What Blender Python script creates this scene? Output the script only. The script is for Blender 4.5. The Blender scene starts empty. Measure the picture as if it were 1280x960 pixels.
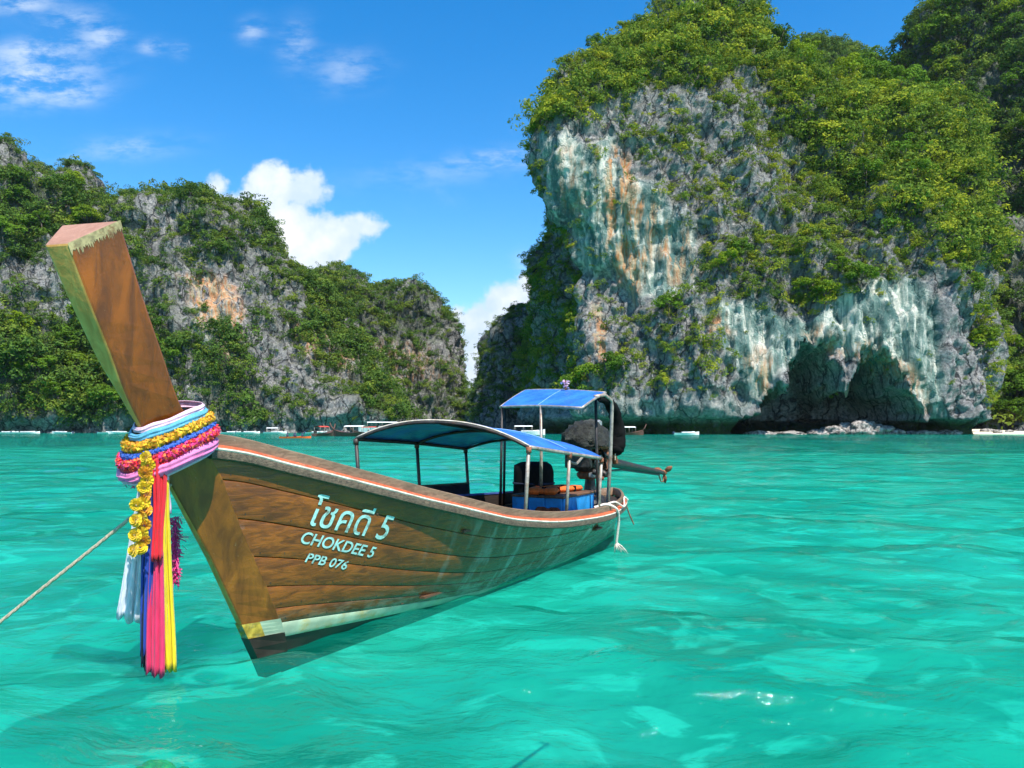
import bpy, math, random
import numpy as np
from mathutils import Vector, Matrix
R = math.radians
sc = bpy.context.scene
col = sc.collection
rng = np.random.default_rng(7)
random.seed(7)

# ------------------------------------------------------------------ camera, sky, sun, exposure
EYE = 1.8; FPX = 967.0; HZ = 536.0            # eye height, focal length and horizon row of the 1280 x 960 photograph
cam = bpy.data.cameras.new('camera'); camo = bpy.data.objects.new('camera', cam); col.objects.link(camo)
camo.location = (0, 0, EYE); camo.rotation_euler = (R(90), 0, 0)
cam.sensor_width = 36; cam.lens = 36*FPX/1280; cam.shift_y = (HZ-480)/1280
cam.clip_start = 0.1; cam.clip_end = 30000
sc.camera = camo
SUN_EL = R(58); SUN_AZ = math.atan2(0.50, -0.866)     # towards the sun: right of and behind the camera
sun = bpy.data.lights.new('sun', 'SUN'); suno = bpy.data.objects.new('sun', sun); col.objects.link(suno)
sun.energy = 5.0; sun.angle = R(0.5); sun.color = (1, 0.95, 0.87)
sd = Vector((math.sin(SUN_AZ)*math.cos(SUN_EL), math.cos(SUN_AZ)*math.cos(SUN_EL), math.sin(SUN_EL)))
suno.rotation_euler = sd.to_track_quat('Z', 'Y').to_euler()
sc.view_settings.view_transform = 'Standard'; sc.view_settings.look = 'None'
sc.view_settings.exposure = 0.72; sc.view_settings.gamma = 1
sc.cycles.use_denoising = True; sc.cycles.use_adaptive_sampling = True; sc.cycles.adaptive_threshold = 0.02
sc.cycles.max_bounces = 6; sc.cycles.transparent_max_bounces = 10
sc.cycles.diffuse_bounces = 2; sc.cycles.glossy_bounces = 2; sc.cycles.volume_bounces = 0
sc.cycles.sample_clamp_indirect = 6; sc.cycles.caustics_reflective = False; sc.cycles.caustics_refractive = False

class NT:
    """small helper for node trees"""
    def __init__(s, tree): s.t = tree; s.n = tree.nodes; s.l = tree.links
    def node(s, typ, **kw):
        n = s.n.new(typ)
        for k, v in kw.items(): setattr(n, k, v)
        return n
    def put(s, sock, v):
        if isinstance(v, bpy.types.NodeSocket): s.l.new(v, sock)
        elif v is not None: sock.default_value = v
    def math(s, op, a, b=None, c=None, clamp=False):
        n = s.node('ShaderNodeMath', operation=op, use_clamp=clamp)
        for i, v in enumerate((a, b, c)): s.put(n.inputs[i], v)
        return n.outputs[0]
    def mapr(s, v, a, b, c=0.0, d=1.0, smooth=True):
        n = s.node('ShaderNodeMapRange', interpolation_type='SMOOTHSTEP' if smooth else 'LINEAR')
        for k, x in zip(('Value', 'From Min', 'From Max', 'To Min', 'To Max'), (v, a, b, c, d)): s.put(n.inputs[k], x)
        return n.outputs[0]
    def mix(s, f, a, b, mode='MIX'):
        n = s.node('ShaderNodeMix', data_type='RGBA', blend_type=mode)
        s.put(n.inputs[0], f)
        for i, v in ((6, a), (7, b)):
            s.put(n.inputs[i], v if not isinstance(v, tuple) else (*v[:3], 1))
        return n.outputs[2]
    def noise(s, vec, scale, detail=4, rough=0.55, dist=0.0):
        n = s.node('ShaderNodeTexNoise')
        s.put(n.inputs['Vector'], vec); n.inputs['Scale'].default_value = scale
        n.inputs['Detail'].default_value = detail; n.inputs['Roughness'].default_value = rough; n.inputs['Distortion'].default_value = dist
        return n.outputs['Fac']
    def comb(s, x, y, z):
        n = s.node('ShaderNodeCombineXYZ')
        for i, v in enumerate((x, y, z)): s.put(n.inputs[i], v)
        return n.outputs[0]
    def scale(s, vec, k):
        n = s.node('ShaderNodeMapping'); s.put(n.inputs['Vector'], vec); n.inputs['Scale'].default_value = k
        return n.outputs[0]
    def bump(s, h, dist, strength=1.0, normal=None):
        n = s.node('ShaderNodeBump'); s.put(n.inputs['Height'], h); n.inputs['Distance'].default_value = dist
        n.inputs['Strength'].default_value = strength; s.put(n.inputs['Normal'], normal)
        return n.outputs[0]

# world: clear tropical sky, a few fair-weather clouds
W = bpy.data.worlds.new('World'); sc.world = W; W.use_nodes = True
w = NT(W.node_tree); w.n.clear()
wout = w.node('ShaderNodeOutputWorld'); bg = w.node('ShaderNodeBackground'); w.l.new(bg.outputs[0], wout.inputs[0])
sky = w.node('ShaderNodeTexSky', sky_type='NISHITA', sun_disc=False, sun_elevation=SUN_EL, sun_rotation=SUN_AZ, altitude=0, air_density=1.0, dust_density=0.3, ozone_density=2.0)
hs = w.node('ShaderNodeHueSaturation'); hs.inputs['Saturation'].default_value = 1.46; hs.inputs['Value'].default_value = 0.96
w.l.new(sky.outputs[0], hs.inputs['Color'])
tc = w.node('ShaderNodeTexCoord'); dv = tc.outputs['Generated']
sp = w.node('ShaderNodeSeparateXYZ'); w.l.new(dv, sp.inputs[0])
ysafe = w.math('MAXIMUM', sp.outputs[1], 0.05)
ca = w.math('DIVIDE', sp.outputs[0], ysafe); cb = w.math('DIVIDE', sp.outputs[2], ysafe)
cp = w.comb(ca, cb, 0.0)
n1 = w.noise(cp, 9, 7, 0.6); n2 = w.noise(cp, 30, 5, 0.6)
lobes = [(272,233,17),(300,262,30),(338,236,40),(318,262,40),(385,236,30),(408,238,15),(352,290,52),(398,302,46),(380,325,36),(457,283,25),(432,294,30),(300,285,26),
         (640,385,42),(600,400,30),(572,398,20),(655,420,60),(600,440,36),(585,470,24),(560,425,25),(665,360,26)]
dens = None
for (px, py, r) in lobes:
    dx = w.math('SUBTRACT', ca, (px-640)/FPX); dy = w.math('MULTIPLY', w.math('SUBTRACT', cb, (HZ-py)/FPX), 1.12)
    q = w.math('SQRT', w.math('ADD', w.math('MULTIPLY', dx, dx), w.math('MULTIPLY', dy, dy)))
    e = w.math('SUBTRACT', 1.0, w.math('DIVIDE', q, r/FPX))
    e = w.math('MULTIPLY', e, r/40.0)
    dens = e if dens is None else w.math('SMOOTH_MAX', dens, e, 0.25)
dens = w.math('ADD', dens, w.math('MULTIPLY', w.math('SUBTRACT', n1, 0.5), 0.8))
dens = w.math('ADD', dens, w.math('MULTIPLY', w.math('SUBTRACT', n2, 0.5), 1.1))
cum = w.math('MULTIPLY', w.mapr(dens, -0.08, 0.30), w.mapr(sp.outputs[1], 0.05, 0.1))
# thin cirrus everywhere on the dome, stretched along the wind
zs = w.math('MAXIMUM', sp.outputs[2], 0.06)
cu = w.comb(w.math('DIVIDE', sp.outputs[0], zs), w.math('DIVIDE', sp.outputs[1], zs), 0.0)
cs = w.scale(cu, (0.9, 0.42, 1)); c1 = w.noise(cs, 1.3, 8, 0.62, 0.6); c2 = w.noise(cu, 0.55, 2, 0.5)
cir = w.math('MULTIPLY', w.mapr(c1, 0.52, 0.8), w.mapr(c2, 0.50, 0.68))
cir = w.math('MULTIPLY', cir, 0.55)
puffs = [(40,100,70,26,.8),(95,120,34,12,.4),(130,45,24,14,.5),(190,58,16,9,.45),(226,62,12,9,.35),(40,62,60,14,.5),(30,5,36,12,.55),(90,25,35,16,.35),(315,38,16,14,.4),(370,55,20,26,.32),(435,88,38,22,.3),(160,185,66,14,.3),(630,198,50,11,.5),(540,215,90,18,.16),(655,330,14,14,.3)]
wn = w.noise(w.scale(cp, (1, 2.6, 1)), 16, 6, 0.65)
pf = None
for (px, py, rx, ry, a) in puffs:
    dx = w.math('DIVIDE', w.math('SUBTRACT', ca, (px-640)/FPX), rx/FPX); dy = w.math('DIVIDE', w.math('SUBTRACT', cb, (HZ-py)/FPX), ry/FPX)
    dy = w.math('ADD', dy, w.math('MULTIPLY', dx, -0.25*rx/ry/3))
    e = w.math('EXPONENT', w.math('MULTIPLY', w.math('ADD', w.math('MULTIPLY', dx, dx), w.math('MULTIPLY', dy, dy)), -1.0))
    e = w.math('MULTIPLY', e, a)
    pf = e if pf is None else w.math('ADD', pf, e)
pf = w.math('MULTIPLY', w.math('MULTIPLY', pf, w.mapr(wn, 0.36, 0.66)), w.mapr(sp.outputs[1], 0.05, 0.1))
thin = w.math('MAXIMUM', cir, pf, clamp=True)
shade = w.math('ADD', w.math('MULTIPLY', w.noise(cp, 14, 5, 0.55), 0.8), w.math('MULTIPLY', dens, 0.10))
ccol = w.mix(w.mapr(shade, 0.32, 0.62), (2.9, 3.6, 4.5), (4.6, 4.7, 4.85))
c_ = w.mix(thin, hs.outputs[0], (4.0, 4.4, 4.8))
c_ = w.mix(cum, c_, ccol)
w.l.new(c_, bg.inputs[0]); bg.inputs[1].default_value = 0.15

# ------------------------------------------------------------------ generic helpers
def P(px, py, Y):                       # the point seen in the photograph at (px, py) that stands Y metres away
    return np.array([(px-640)/FPX*Y, Y, EYE+(HZ-py)/FPX*Y])

def mk(name, V, F, mat=None, parent=None, smooth=True):
    me = bpy.data.meshes.new(name)
    V = np.asarray(V, dtype=np.float32).reshape(-1, 3)
    if isinstance(F, np.ndarray):
        k = F.shape[1]; nf = len(F)
        me.vertices.add(len(V)); me.vertices.foreach_set('co', V.ravel())
        me.loops.add(nf*k); me.loops.foreach_set('vertex_index', F.astype(np.int32).ravel())
        me.polygons.add(nf); me.polygons.foreach_set('loop_start', np.arange(0, nf*k, k, dtype=np.int32))
        me.update(calc_edges=True); me.validate()
    else:
        me.from_pydata(V.tolist(), [], F); me.update()
    if smooth: me.polygons.foreach_set('use_smooth', np.ones(len(me.polygons), dtype=bool))
    if mat:
        for m in (mat if isinstance(mat, (list, tuple)) else [mat]): me.materials.append(m)
    o = bpy.data.objects.new(name, me); col.objects.link(o)
    if parent is not None: o.parent = parent
    return o

def tag(o, label=None, cat=None, group=None, kind=None):
    if label: o['label'] = label
    if cat: o['category'] = cat
    if group: o['group'] = group
    if kind: o['kind'] = kind
    return o

def empty(name, loc=(0, 0, 0), rz=0.0):
    o = bpy.data.objects.new(name, None); col.objects.link(o); o.location = loc; o.rotation_euler = (0, 0, rz)
    o.empty_display_size = 0.2
    return o

class MB:
    def __init__(s): s.V = []; s.F = []
    def add(s, V, F):
        b = len(s.V); s.V += [tuple(map(float, v)) for v in V]; s.F += [tuple(int(i)+b for i in f) for f in F]; return s
    def box(s, c, size, rot=None, bev=0.0):
        x, y, z = [k/2 for k in size]
        if bev <= 0:
            V = [(-x,-y,-z),(x,-y,-z),(x,y,-z),(-x,y,-z),(-x,-y,z),(x,-y,z),(x,y,z),(-x,y,z)]
            F = [(3,2,1,0),(4,5,6,7),(0,1,5,4),(1,2,6,5),(2,3,7,6),(3,0,4,7)]
        else:
            b = min(bev, x*.9, y*.9, z*.9)
            ring = lambda k, zz: [(-x+k,-y,zz),(x-k,-y,zz),(x,-y+k,zz),(x,y-k,zz),(x-k,y,zz),(-x+k,y,zz),(-x,y-k,zz),(-x,-y+k,zz)]
            inn = lambda zz: [(sx*(x-b), sy*(y-b), zz) for sx, sy in ((-1,-1),(1,-1),(1,-1),(1,1),(1,1),(-1,1),(-1,1),(-1,-1))]
            L = [inn(-z), ring(b, -z+b), ring(b, z-b), inn(z)]
            V = [p for r in L for p in r]; F = [tuple(range(7, -1, -1)), tuple(range(24, 32))]
            for i in range(3):
                for j in range(8):
                    F.append((i*8+j, i*8+(j+1) % 8, (i+1)*8+(j+1) % 8, (i+1)*8+j))
        M = rot if rot is not None else Matrix.Identity(3)
        s.add([tuple(M @ Vector(v) + Vector(c)) for v in V], F); return s
    def tube(s, pts, r, n=8, closed=False, flat=1.0, up=(0, 0, 1), cap=True, jit=None):
        pts = [Vector(p) for p in pts]; m = len(pts)
        rr = r if hasattr(r, '__len__') else [r]*m
        V = []; prev = None
        for i, p in enumerate(pts):
            if closed: t = pts[(i+1) % m]-pts[i-1]
            else: t = pts[min(i+1, m-1)]-pts[max(i-1, 0)]
            t.normalize()
            a = Vector(up) if prev is None else prev
            a = a - t*a.dot(t)
            if a.length < 1e-4: a = Vector((1, 0, 0)) - t*t.x
            a.normalize(); b = t.cross(a); prev = a
            for k in range(n):
                q = 2*math.pi*k/n; j = 1.0 if jit is None else 1+jit*(random.random()-.3)
                V.append(p + (a*math.cos(q) + b*math.sin(q)*flat)*rr[i]*j)
        F = []
        for i in range(m if closed else m-1):
            for k in range(n):
                F.append((i*n+k, i*n+(k+1) % n, ((i+1) % m)*n+(k+1) % n, ((i+1) % m)*n+k))
        if cap and not closed:
            F.append(tuple(range(n-1, -1, -1))); F.append(tuple((m-1)*n+k for k in range(n)))
        s.add(V, F); return s
    def lathe(s, prof, c, axis=(0, 0, 1), n=16):
        q = Vector(axis).to_track_quat('Z', 'Y'); V = []; F = []
        for (r, z) in prof:
            for k in range(n):
                a = 2*math.pi*k/n; V.append(q @ Vector((r*math.cos(a), r*math.sin(a), z)) + Vector(c))
        m = len(prof)
        for i in range(m-1):
            for k in range(n): F.append((i*n+k, i*n+(k+1) % n, (i+1)*n+(k+1) % n, (i+1)*n+k))
        F.append(tuple(range(n-1, -1, -1))); F.append(tuple((m-1)*n+k for k in range(n)))
        s.add(V, F); return s
    def build(s, name, mat, parent=None, smooth=False, origin=None):
        V = s.V
        if origin is not None: V = [(v[0]-origin[0], v[1]-origin[1], v[2]-origin[2]) for v in V]
        return mk(name, V, s.F, mat, parent, smooth)

def smooth_by_angle(o, ang=40):
    o.data.polygons.foreach_set('use_smooth', np.ones(len(o.data.polygons), dtype=bool))
    try: o.data.set_sharp_from_angle(angle=R(ang))
    except Exception: pass
    return o

# numpy gradient noise
_perm = rng.permutation(256); _perm = np.concatenate([_perm, _perm, _perm])
_grad = rng.normal(size=(256, 3)); _grad /= np.linalg.norm(_grad, axis=1)[:, None]
def perlin(p):
    i = np.floor(p).astype(int); f = p-i; i &= 255
    u = f*f*f*(f*(f*6-15)+10); out = 0
    for dx in (0, 1):
        wx = u[..., 0] if dx else 1-u[..., 0]
        for dy in (0, 1):
            wy = u[..., 1] if dy else 1-u[..., 1]
            for dz in (0, 1):
                wz = u[..., 2] if dz else 1-u[..., 2]
                h = _perm[_perm[_perm[i[..., 0]+dx]+i[..., 1]+dy]+i[..., 2]+dz]
                g = _grad[h]; d = (g*(f-np.array([dx, dy, dz]))).sum(-1)
                out = out+wx*wy*wz*d
    return out*1.5
def fbm(p, o=4, gain=0.5):
    s = 0; a = 1
    for k in range(o): s = s+a*perlin(p*(2.03**k)+17.3*k); a *= gain
    return s
def ridged(p, o=4, gain=0.5):
    s = 0; a = 1
    for k in range(o): s = s+a*(1-2*np.abs(perlin(p*(2.03**k)+31.7*k))); a *= gain
    return s
def sstep(a, b, x):
    t = np.clip((x-a)/(b-a), 0, 1); return t*t*(3-2*t)
def pchip(xs, ys):
    xs = np.array(xs, float); ys = np.array(ys, float); h = np.diff(xs); dl = np.diff(ys)/h
    m = np.zeros_like(ys); m[0] = dl[0]; m[-1] = dl[-1]
    for k in range(1, len(xs)-1):
        if dl[k-1]*dl[k] > 0: w1 = 2*h[k]+h[k-1]; w2 = h[k]+2*h[k-1]; m[k] = (w1+w2)/(w1/dl[k-1]+w2/dl[k])
    def fn(x):
        x = np.clip(np.asarray(x, float), xs[0], xs[-1]); k = np.clip(np.searchsorted(xs, x)-1, 0, len(xs)-2)
        t = (x-xs[k])/h[k]; t2 = t*t; t3 = t2*t
        return (2*t3-3*t2+1)*ys[k]+(t3-2*t2+t)*h[k]*m[k]+(-2*t3+3*t2)*ys[k+1]+(t3-t2)*h[k]*m[k+1]
    return fn

# ------------------------------------------------------------------ materials
def newmat(name):
    m = bpy.data.materials.new(name); m.use_nodes = True
    t = NT(m.node_tree); t.n.clear(); o = t.node('ShaderNodeOutputMaterial'); b = t.node('ShaderNodeBsdfPrincipled')
    t.l.new(b.outputs[0], o.inputs[0]); return m, t, b, o
def plain(name, c, rough=0.6, metal=0.0, var=0.25, scale=8.0, bump=0.0, spec=0.4, dirt=None):
    m, t, b, o = newmat(name); v = t.node('ShaderNodeTexCoord').outputs['Object']
    n = t.noise(v, scale, 5, 0.6)
    dark = tuple(k*(1-var) for k in c); light = tuple(min(1, k*(1+var)) for k in c)
    cc = t.mix(t.mapr(n, 0.3, 0.7), dark, light)
    if dirt: cc = t.mix(t.mapr(t.noise(v, scale*0.45, 6, 0.7), 0.52, 0.68, 0, 0.8), cc, dirt)
    t.put(b.inputs['Base Color'], cc); b.inputs['Roughness'].default_value = rough; b.inputs['Metallic'].default_value = metal
    b.inputs['Specular IOR Level'].default_value = spec
    t.put(b.inputs['Roughness'], t.mapr(n, 0.2, 0.8, max(0.05, rough-0.12), min(1, rough+0.12)))
    if bump: t.put(b.inputs['Normal'], t.bump(t.noise(v, scale*2.5, 4, 0.6), bump))
    return m

def wood(name, c1, c2, rough=0.35, stretch=(1, 12, 12), scale=2.2, wear=None, weather=0.0, coat=0.0, green=0.0):
    m, t, b, o = newmat(name); v = t.node('ShaderNodeTexCoord').outputs['Object']
    oi = t.node('ShaderNodeObjectInfo')
    vv = t.node('ShaderNodeVectorMath', operation='ADD'); t.put(vv.inputs[0], t.scale(v, stretch))
    t.put(vv.inputs[1], t.comb(t.math('MULTIPLY', oi.outputs['Random'], 37.0), t.math('MULTIPLY', oi.outputs['Random'], 11.0), 0.0))
    g = t.noise(vv.outputs[0], scale, 7, 0.62, 0.7); big = t.noise(v, 1.6, 4, 0.6)
    cc = t.mix(t.mapr(g, 0.32, 0.68), c1, c2)
    cc = t.mix(t.mapr(big, 0.4, 0.72, 0, 0.5), cc, tuple(k*0.42 for k in c1))
    cc = t.mix(t.mapr(oi.outputs['Random'], 0, 1, 0.0, 0.30, smooth=False), cc, tuple(k*0.6 for k in c2))
    if weather:
        s = t.noise(t.scale(v, (4.2, 1, 0.7)), 1.15, 6, 0.68, 0.4)
        sx = t.node('ShaderNodeSeparateXYZ'); t.l.new(v, sx.inputs[0])
        aft = t.mapr(sx.outputs[0], 0.9, 3.2)
        pale = t.math('MULTIPLY', t.mapr(s, 0.50, 0.64), aft)
        cc = t.mix(t.math('MULTIPLY', aft, 0.4), cc, (0.13, 0.10, 0.045))
        cc = t.mix(t.math('MULTIPLY', pale, weather), cc, (0.36, 0.40, 0.33))
        sc1 = t.math('MULTIPLY', t.mapr(t.noise(v, 2.6, 3, 0.6), 0.66, 0.76), t.mapr(t.noise(t.scale(v, (2, 1, 9)), 5, 5, 0.7), 0.45, 0.65))
        cc = t.mix(t.math('MULTIPLY', sc1, 0.6), cc, (0.55, 0.42, 0.34))
        low = t.math('MULTIPLY', t.mapr(sx.outputs[2], 0.42, 0.14), t.mapr(t.noise(t.scale(v, (1, 1, 3)), 5, 5, 0.65), 0.42, 0.62))
        cc = t.mix(t.math('MULTIPLY', low, 0.7), cc, (0.28, 0.31, 0.22))
    if green:
        s = t.noise(t.scale(v, (1, 6, 1.2)), 3.0, 5, 0.6)
        cc = t.mix(t.math('MULTIPLY', t.mapr(s, 0.4, 0.65), green), cc, (0.16, 0.27, 0.17))
    if wear:
        s = t.noise(v, 26, 4, 0.7); cc = t.mix(t.mapr(s, 0.68, 0.74, 0, 0.7), cc, wear)
    t.put(b.inputs['Base Color'], cc)
    t.put(b.inputs['Roughness'], t.mapr(g, 0.3, 0.7, rough+0.12, rough-0.08))
    b.inputs['Coat Weight'].default_value = coat; b.inputs['Coat Roughness'].default_value = 0.22
    t.put(b.inputs['Normal'], t.bump(t.math('ADD', g, t.math('MULTIPLY', t.noise(v, 40, 3, 0.6), 0.35)), 0.006, 0.8))
    return m

M = {}
M['plank'] = wood('varnished_plank', (0.085, 0.023, 0.003), (0.32, 0.098, 0.011), 0.28, (1, 9, 14), 2.0, weather=0.8, wear=(0.34, 0.26, 0.19), coat=0.3)
M['prow'] = wood('prow_wood', (0.10, 0.018, 0.002), (0.42, 0.098, 0.006), 0.24, (7, 7, 0.7), 1.6, wear=(0.45, 0.30, 0.16), coat=0.6)
M['stem'] = wood('stem_wood', (0.14, 0.044, 0.005), (0.36, 0.125, 0.014), 0.32, (5, 5, 0.9), 1.7, wear=(0.3, 0.22, 0.12), coat=0.2)
M['prow_edge'] = wood('prow_edge_wood', (0.55, 0.22, 0.035), (0.78, 0.42, 0.10), 0.5, (6, 6, 0.8), 2.2, green=0.05)
M['prow_top'] = wood('prow_end_grain', (0.30, 0.14, 0.09), (0.46, 0.25, 0.17), 0.55, (2, 2, 2), 3.0, wear=(0.6, 0.5, 0.4))
M['prow_paint'] = plain('flaking_cream_paint', (0.40, 0.31, 0.15), 0.6, var=0.4, scale=30, dirt=(0.16, 0.06, 0.02))
M['rail'] = wood('weathered_rail', (0.14, 0.085, 0.050), (0.30, 0.19, 0.115), 0.5, (1, 14, 14), 3.0, wear=(0.4, 0.34, 0.28))
M['rubrail'] = plain('grey_rub_rail', (0.12, 0.090, 0.060), 0.7, var=0.5, scale=40, bump=0.01, dirt=(0.10, 0.085, 0.06))
M['orange'] = plain('orange_stripe', (0.50, 0.10, 0.035), 0.55, var=0.3, scale=14, dirt=(0.30, 0.15, 0.09))
M['whiteline'] = plain('white_stripe', (0.62, 0.54, 0.44), 0.55, var=0.2, scale=14, dirt=(0.34, 0.24, 0.16))
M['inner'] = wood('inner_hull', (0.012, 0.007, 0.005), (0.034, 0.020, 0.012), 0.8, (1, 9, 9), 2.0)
M['deck'] = wood('deck_wood', (0.09, 0.045, 0.022), (0.20, 0.10, 0.05), 0.6, (1, 12, 9), 2.2)
M['bottom'] = plain('dark_bottom_paint', (0.035, 0.022, 0.018), 0.45, var=0.4, scale=5, dirt=(0.05, 0.05, 0.03))
M['boot'] = plain('pale_green_boot_stripe', (0.42, 0.52, 0.36), 0.5, var=0.2, scale=6, dirt=(0.46, 0.36, 0.10))
M['yellowpatch'] = plain('yellow_patch', (0.52, 0.36, 0.05), 0.5, var=0.4, scale=20, dirt=(0.25, 0.22, 0.09))
M['letter'] = plain('pale_turquoise_lettering', (0.36, 0.66, 0.60), 0.5, var=0.22, scale=26, dirt=(0.14, 0.13, 0.08))
M['bluetarp'] = plain('blue_tarpaulin', (0.028, 0.15, 0.56), 0.42, var=0.25, scale=3.0, bump=0.03, dirt=(0.03, 0.11, 0.36))
M['darkcloth'] = plain('navy_cloth', (0.012, 0.016, 0.035), 0.7, var=0.3, scale=6)
M['steel'] = plain('weathered_steel_tube', (0.33, 0.29, 0.24), 0.45, 0.35, var=0.35, scale=14, dirt=(0.22, 0.10, 0.05))
M['blackmetal'] = plain('dark_metal_tube', (0.045, 0.04, 0.038), 0.5, 0.3, var=0.4, scale=12, dirt=(0.09, 0.05, 0.03))
M['seam'] = plain('pale_blue_seam', (0.16, 0.33, 0.70), 0.6, var=0.2, scale=9)
M['bluepaint'] = plain('blue_painted_board', (0.02, 0.27, 0.62), 0.5, var=0.25, scale=5, dirt=(0.03, 0.10, 0.22))
M['bluerail'] = plain('blue_rail_paint', (0.05, 0.09, 0.30), 0.4, var=0.2, scale=8)
M['black'] = plain('black_plastic', (0.007, 0.007, 0.007), 0.85, var=0.3, scale=6, spec=0.08)
M['engine'] = plain('greasy_engine_iron', (0.055, 0.055, 0.052), 0.45, 0.6, var=0.5, scale=18, bump=0.01, dirt=(0.16, 0.06, 0.03))
M['rust'] = plain('rusty_iron', (0.24, 0.085, 0.04), 0.75, 0.1, var=0.5, scale=16, bump=0.01, dirt=(0.4, 0.2, 0.14))
M['alu'] = plain('oily_aluminium', (0.36, 0.37, 0.36), 0.45, 0.5, var=0.3, scale=20, dirt=(0.08, 0.08, 0.07))
M['vest'] = plain('orange_life_vest', (0.72, 0.12, 0.015), 0.75, var=0.3, scale=14, bump=0.01)
M['brownvest'] = plain('faded_red_vest', (0.30, 0.06, 0.02), 0.75, var=0.5, scale=14, bump=0.01)
def cloth(name, c, var=0.16):
    m, t, b, o = newmat(name); v = t.node('ShaderNodeTexCoord').outputs['Object']
    n = t.noise(t.scale(v, (9, 9, 1)), 5, 4, 0.6)
    t.put(b.inputs['Base Color'], t.mix(t.mapr(n, 0.3, 0.7), tuple(k*(1-var) for k in c), tuple(min(1, k*(1+var)) for k in c)))
    b.inputs['Roughness'].default_value = 0.55; b.inputs['Sheen Weight'].default_value = 0.25
    tr = t.node('ShaderNodeBsdfTranslucent'); tr.inputs[0].default_value = (*c, 1)
    mx = t.node('ShaderNodeMixShader'); mx.inputs[0].default_value = 0.22
    t.l.new(b.outputs[0], mx.inputs[1]); t.l.new(tr.outputs[0], mx.inputs[2]); t.l.new(mx.outputs[0], o.inputs[0])
    t.put(b.inputs['Normal'], t.bump(t.noise(t.scale(v, (30, 30, 2)), 4, 3, 0.5), 0.006))
    return m
M['c_white'] = cloth('white_satin', (0.78, 0.78, 0.84)); M['c_blue'] = cloth('royal_blue_satin', (0.012, 0.055, 0.42))
M['c_red'] = cloth('scarlet_satin', (0.80, 0.012, 0.03)); M['c_crimson'] = cloth('crimson_pink_satin', (0.78, 0.03, 0.13))
M['c_yellow'] = cloth('yellow_satin', (0.88, 0.66, 0.008)); M['c_pink'] = cloth('pink_satin', (0.85, 0.22, 0.50))
M['c_sky'] = cloth('sky_blue_satin', (0.10, 0.42, 0.62)); M['c_palepink'] = cloth('pale_pink_satin', (0.86, 0.58, 0.72))
M['c_hotpink'] = cloth('hot_pink_yarn', (0.82, 0.04, 0.26)); M['c_orange'] = cloth('orange_yarn', (0.9, 0.20, 0.03))
M['f_yellow'] = cloth('yellow_flower', (0.88, 0.56, 0.01), 0.3); M['f_gold'] = cloth('golden_flower', (0.86, 0.36, 0.01), 0.3)
M['f_blue'] = cloth('blue_flower', (0.02, 0.12, 0.55), 0.3)
M['rope'] = plain('pale_rope', (0.52, 0.42, 0.30), 0.85, var=0.3, scale=60, bump=0.004)
M['wrope'] = plain('white_rope', (0.72, 0.64, 0.55), 0.85, var=0.2, scale=60, bump=0.004)

# ------------------------------------------------------------------ the sea
def water_mat():
    m, t, b, o = newmat('turquoise_sea'); t.n.remove(b)
    g = t.node('ShaderNodeNewGeometry'); v = g.outputs['Position']
    big = t.noise(t.scale(v, (0.5, 1, 1)), 0.05, 3, 0.5); mid = t.noise(t.scale(v, (0.7, 1, 1)), 0.35, 4, 0.55)
    c = t.mix(t.mapr(big, 0.3, 0.7), (0.000, 0.185, 0.132), (0.002, 0.345, 0.252))
    c = t.mix(t.mapr(mid, 0.42, 0.68, 0, 0.6), c, (0.025, 0.45, 0.37))
    r1 = t.noise(t.scale(v, (0.62, 1, 1)), 2.1, 4, 0.55, 0.3); r2 = t.noise(t.scale(v, (0.6, 1, 1)), 0.55, 3, 0.5, 0.2); r3 = t.noise(t.scale(v, (0.4, 1, 1)), 0.12, 3, 0.5)
    nrm = t.bump(r3, 1.4, 0.9); nrm = t.bump(r2, 0.52, 0.9, nrm); nrm = t.bump(r1, 0.10, 0.9, nrm); nrm = t.bump(t.noise(t.scale(v, (0.55, 1, 1)), 7.0, 4, 0.6, 0.4), 0.040, 0.9, nrm)
    df = t.node('ShaderNodeBsdfDiffuse'); t.put(df.inputs['Color'], c); t.put(df.inputs['Normal'], nrm)
    tr = t.node('ShaderNodeBsdfTransparent'); tr.inputs[0].default_value = (0.17, 0.845, 0.735, 1)
    body = t.node('ShaderNodeMixShader'); body.inputs[0].default_value = 0.66
    t.l.new(df.outputs[0], body.inputs[1]); t.l.new(tr.outputs[0], body.inputs[2])
    gl = t.node('ShaderNodeBsdfGlossy'); gl.inputs['Roughness'].default_value = 0.04; t.put(gl.inputs['Normal'], nrm)
    fr = t.node('ShaderNodeFresnel'); fr.inputs['IOR'].default_value = 1.33; t.put(fr.inputs['Normal'], nrm)
    fac = t.math('MINIMUM', t.math('MULTIPLY', fr.outputs[0], 1.0), 0.34)
    mx = t.node('ShaderNodeMixShader'); t.put(mx.inputs[0], fac); t.l.new(body.outputs[0], mx.inputs[1]); t.l.new(gl.outputs[0], mx.inputs[2])
    t.l.new(mx.outputs[0], o.inputs[0]); return m
M['water'] = water_mat()
def graded(a, b, d0, k):                # spacing grows with distance from the shore of the fine patch
    x = [a]
    while x[-1] < b: x.append(x[-1]+max(d0, (x[-1]-a)*k))
    return np.array(x)
xp = np.concatenate([np.arange(0, 7, 0.045), graded(7, 12000, 0.045, 0.055)[0:]+0.045])
xs = np.concatenate([-xp[::-1], xp[1:]])
yp = graded(0, 12000, 0.035, 0.011)
yn = graded(0, 4000, 0.3, 0.25)
ys = np.concatenate([1.0-yn[::-1][:-1], yp+1.0])
GX, GY = np.meshgrid(xs, ys)
H = np.zeros_like(GX)
wr = np.random.default_rng(3)
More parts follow.
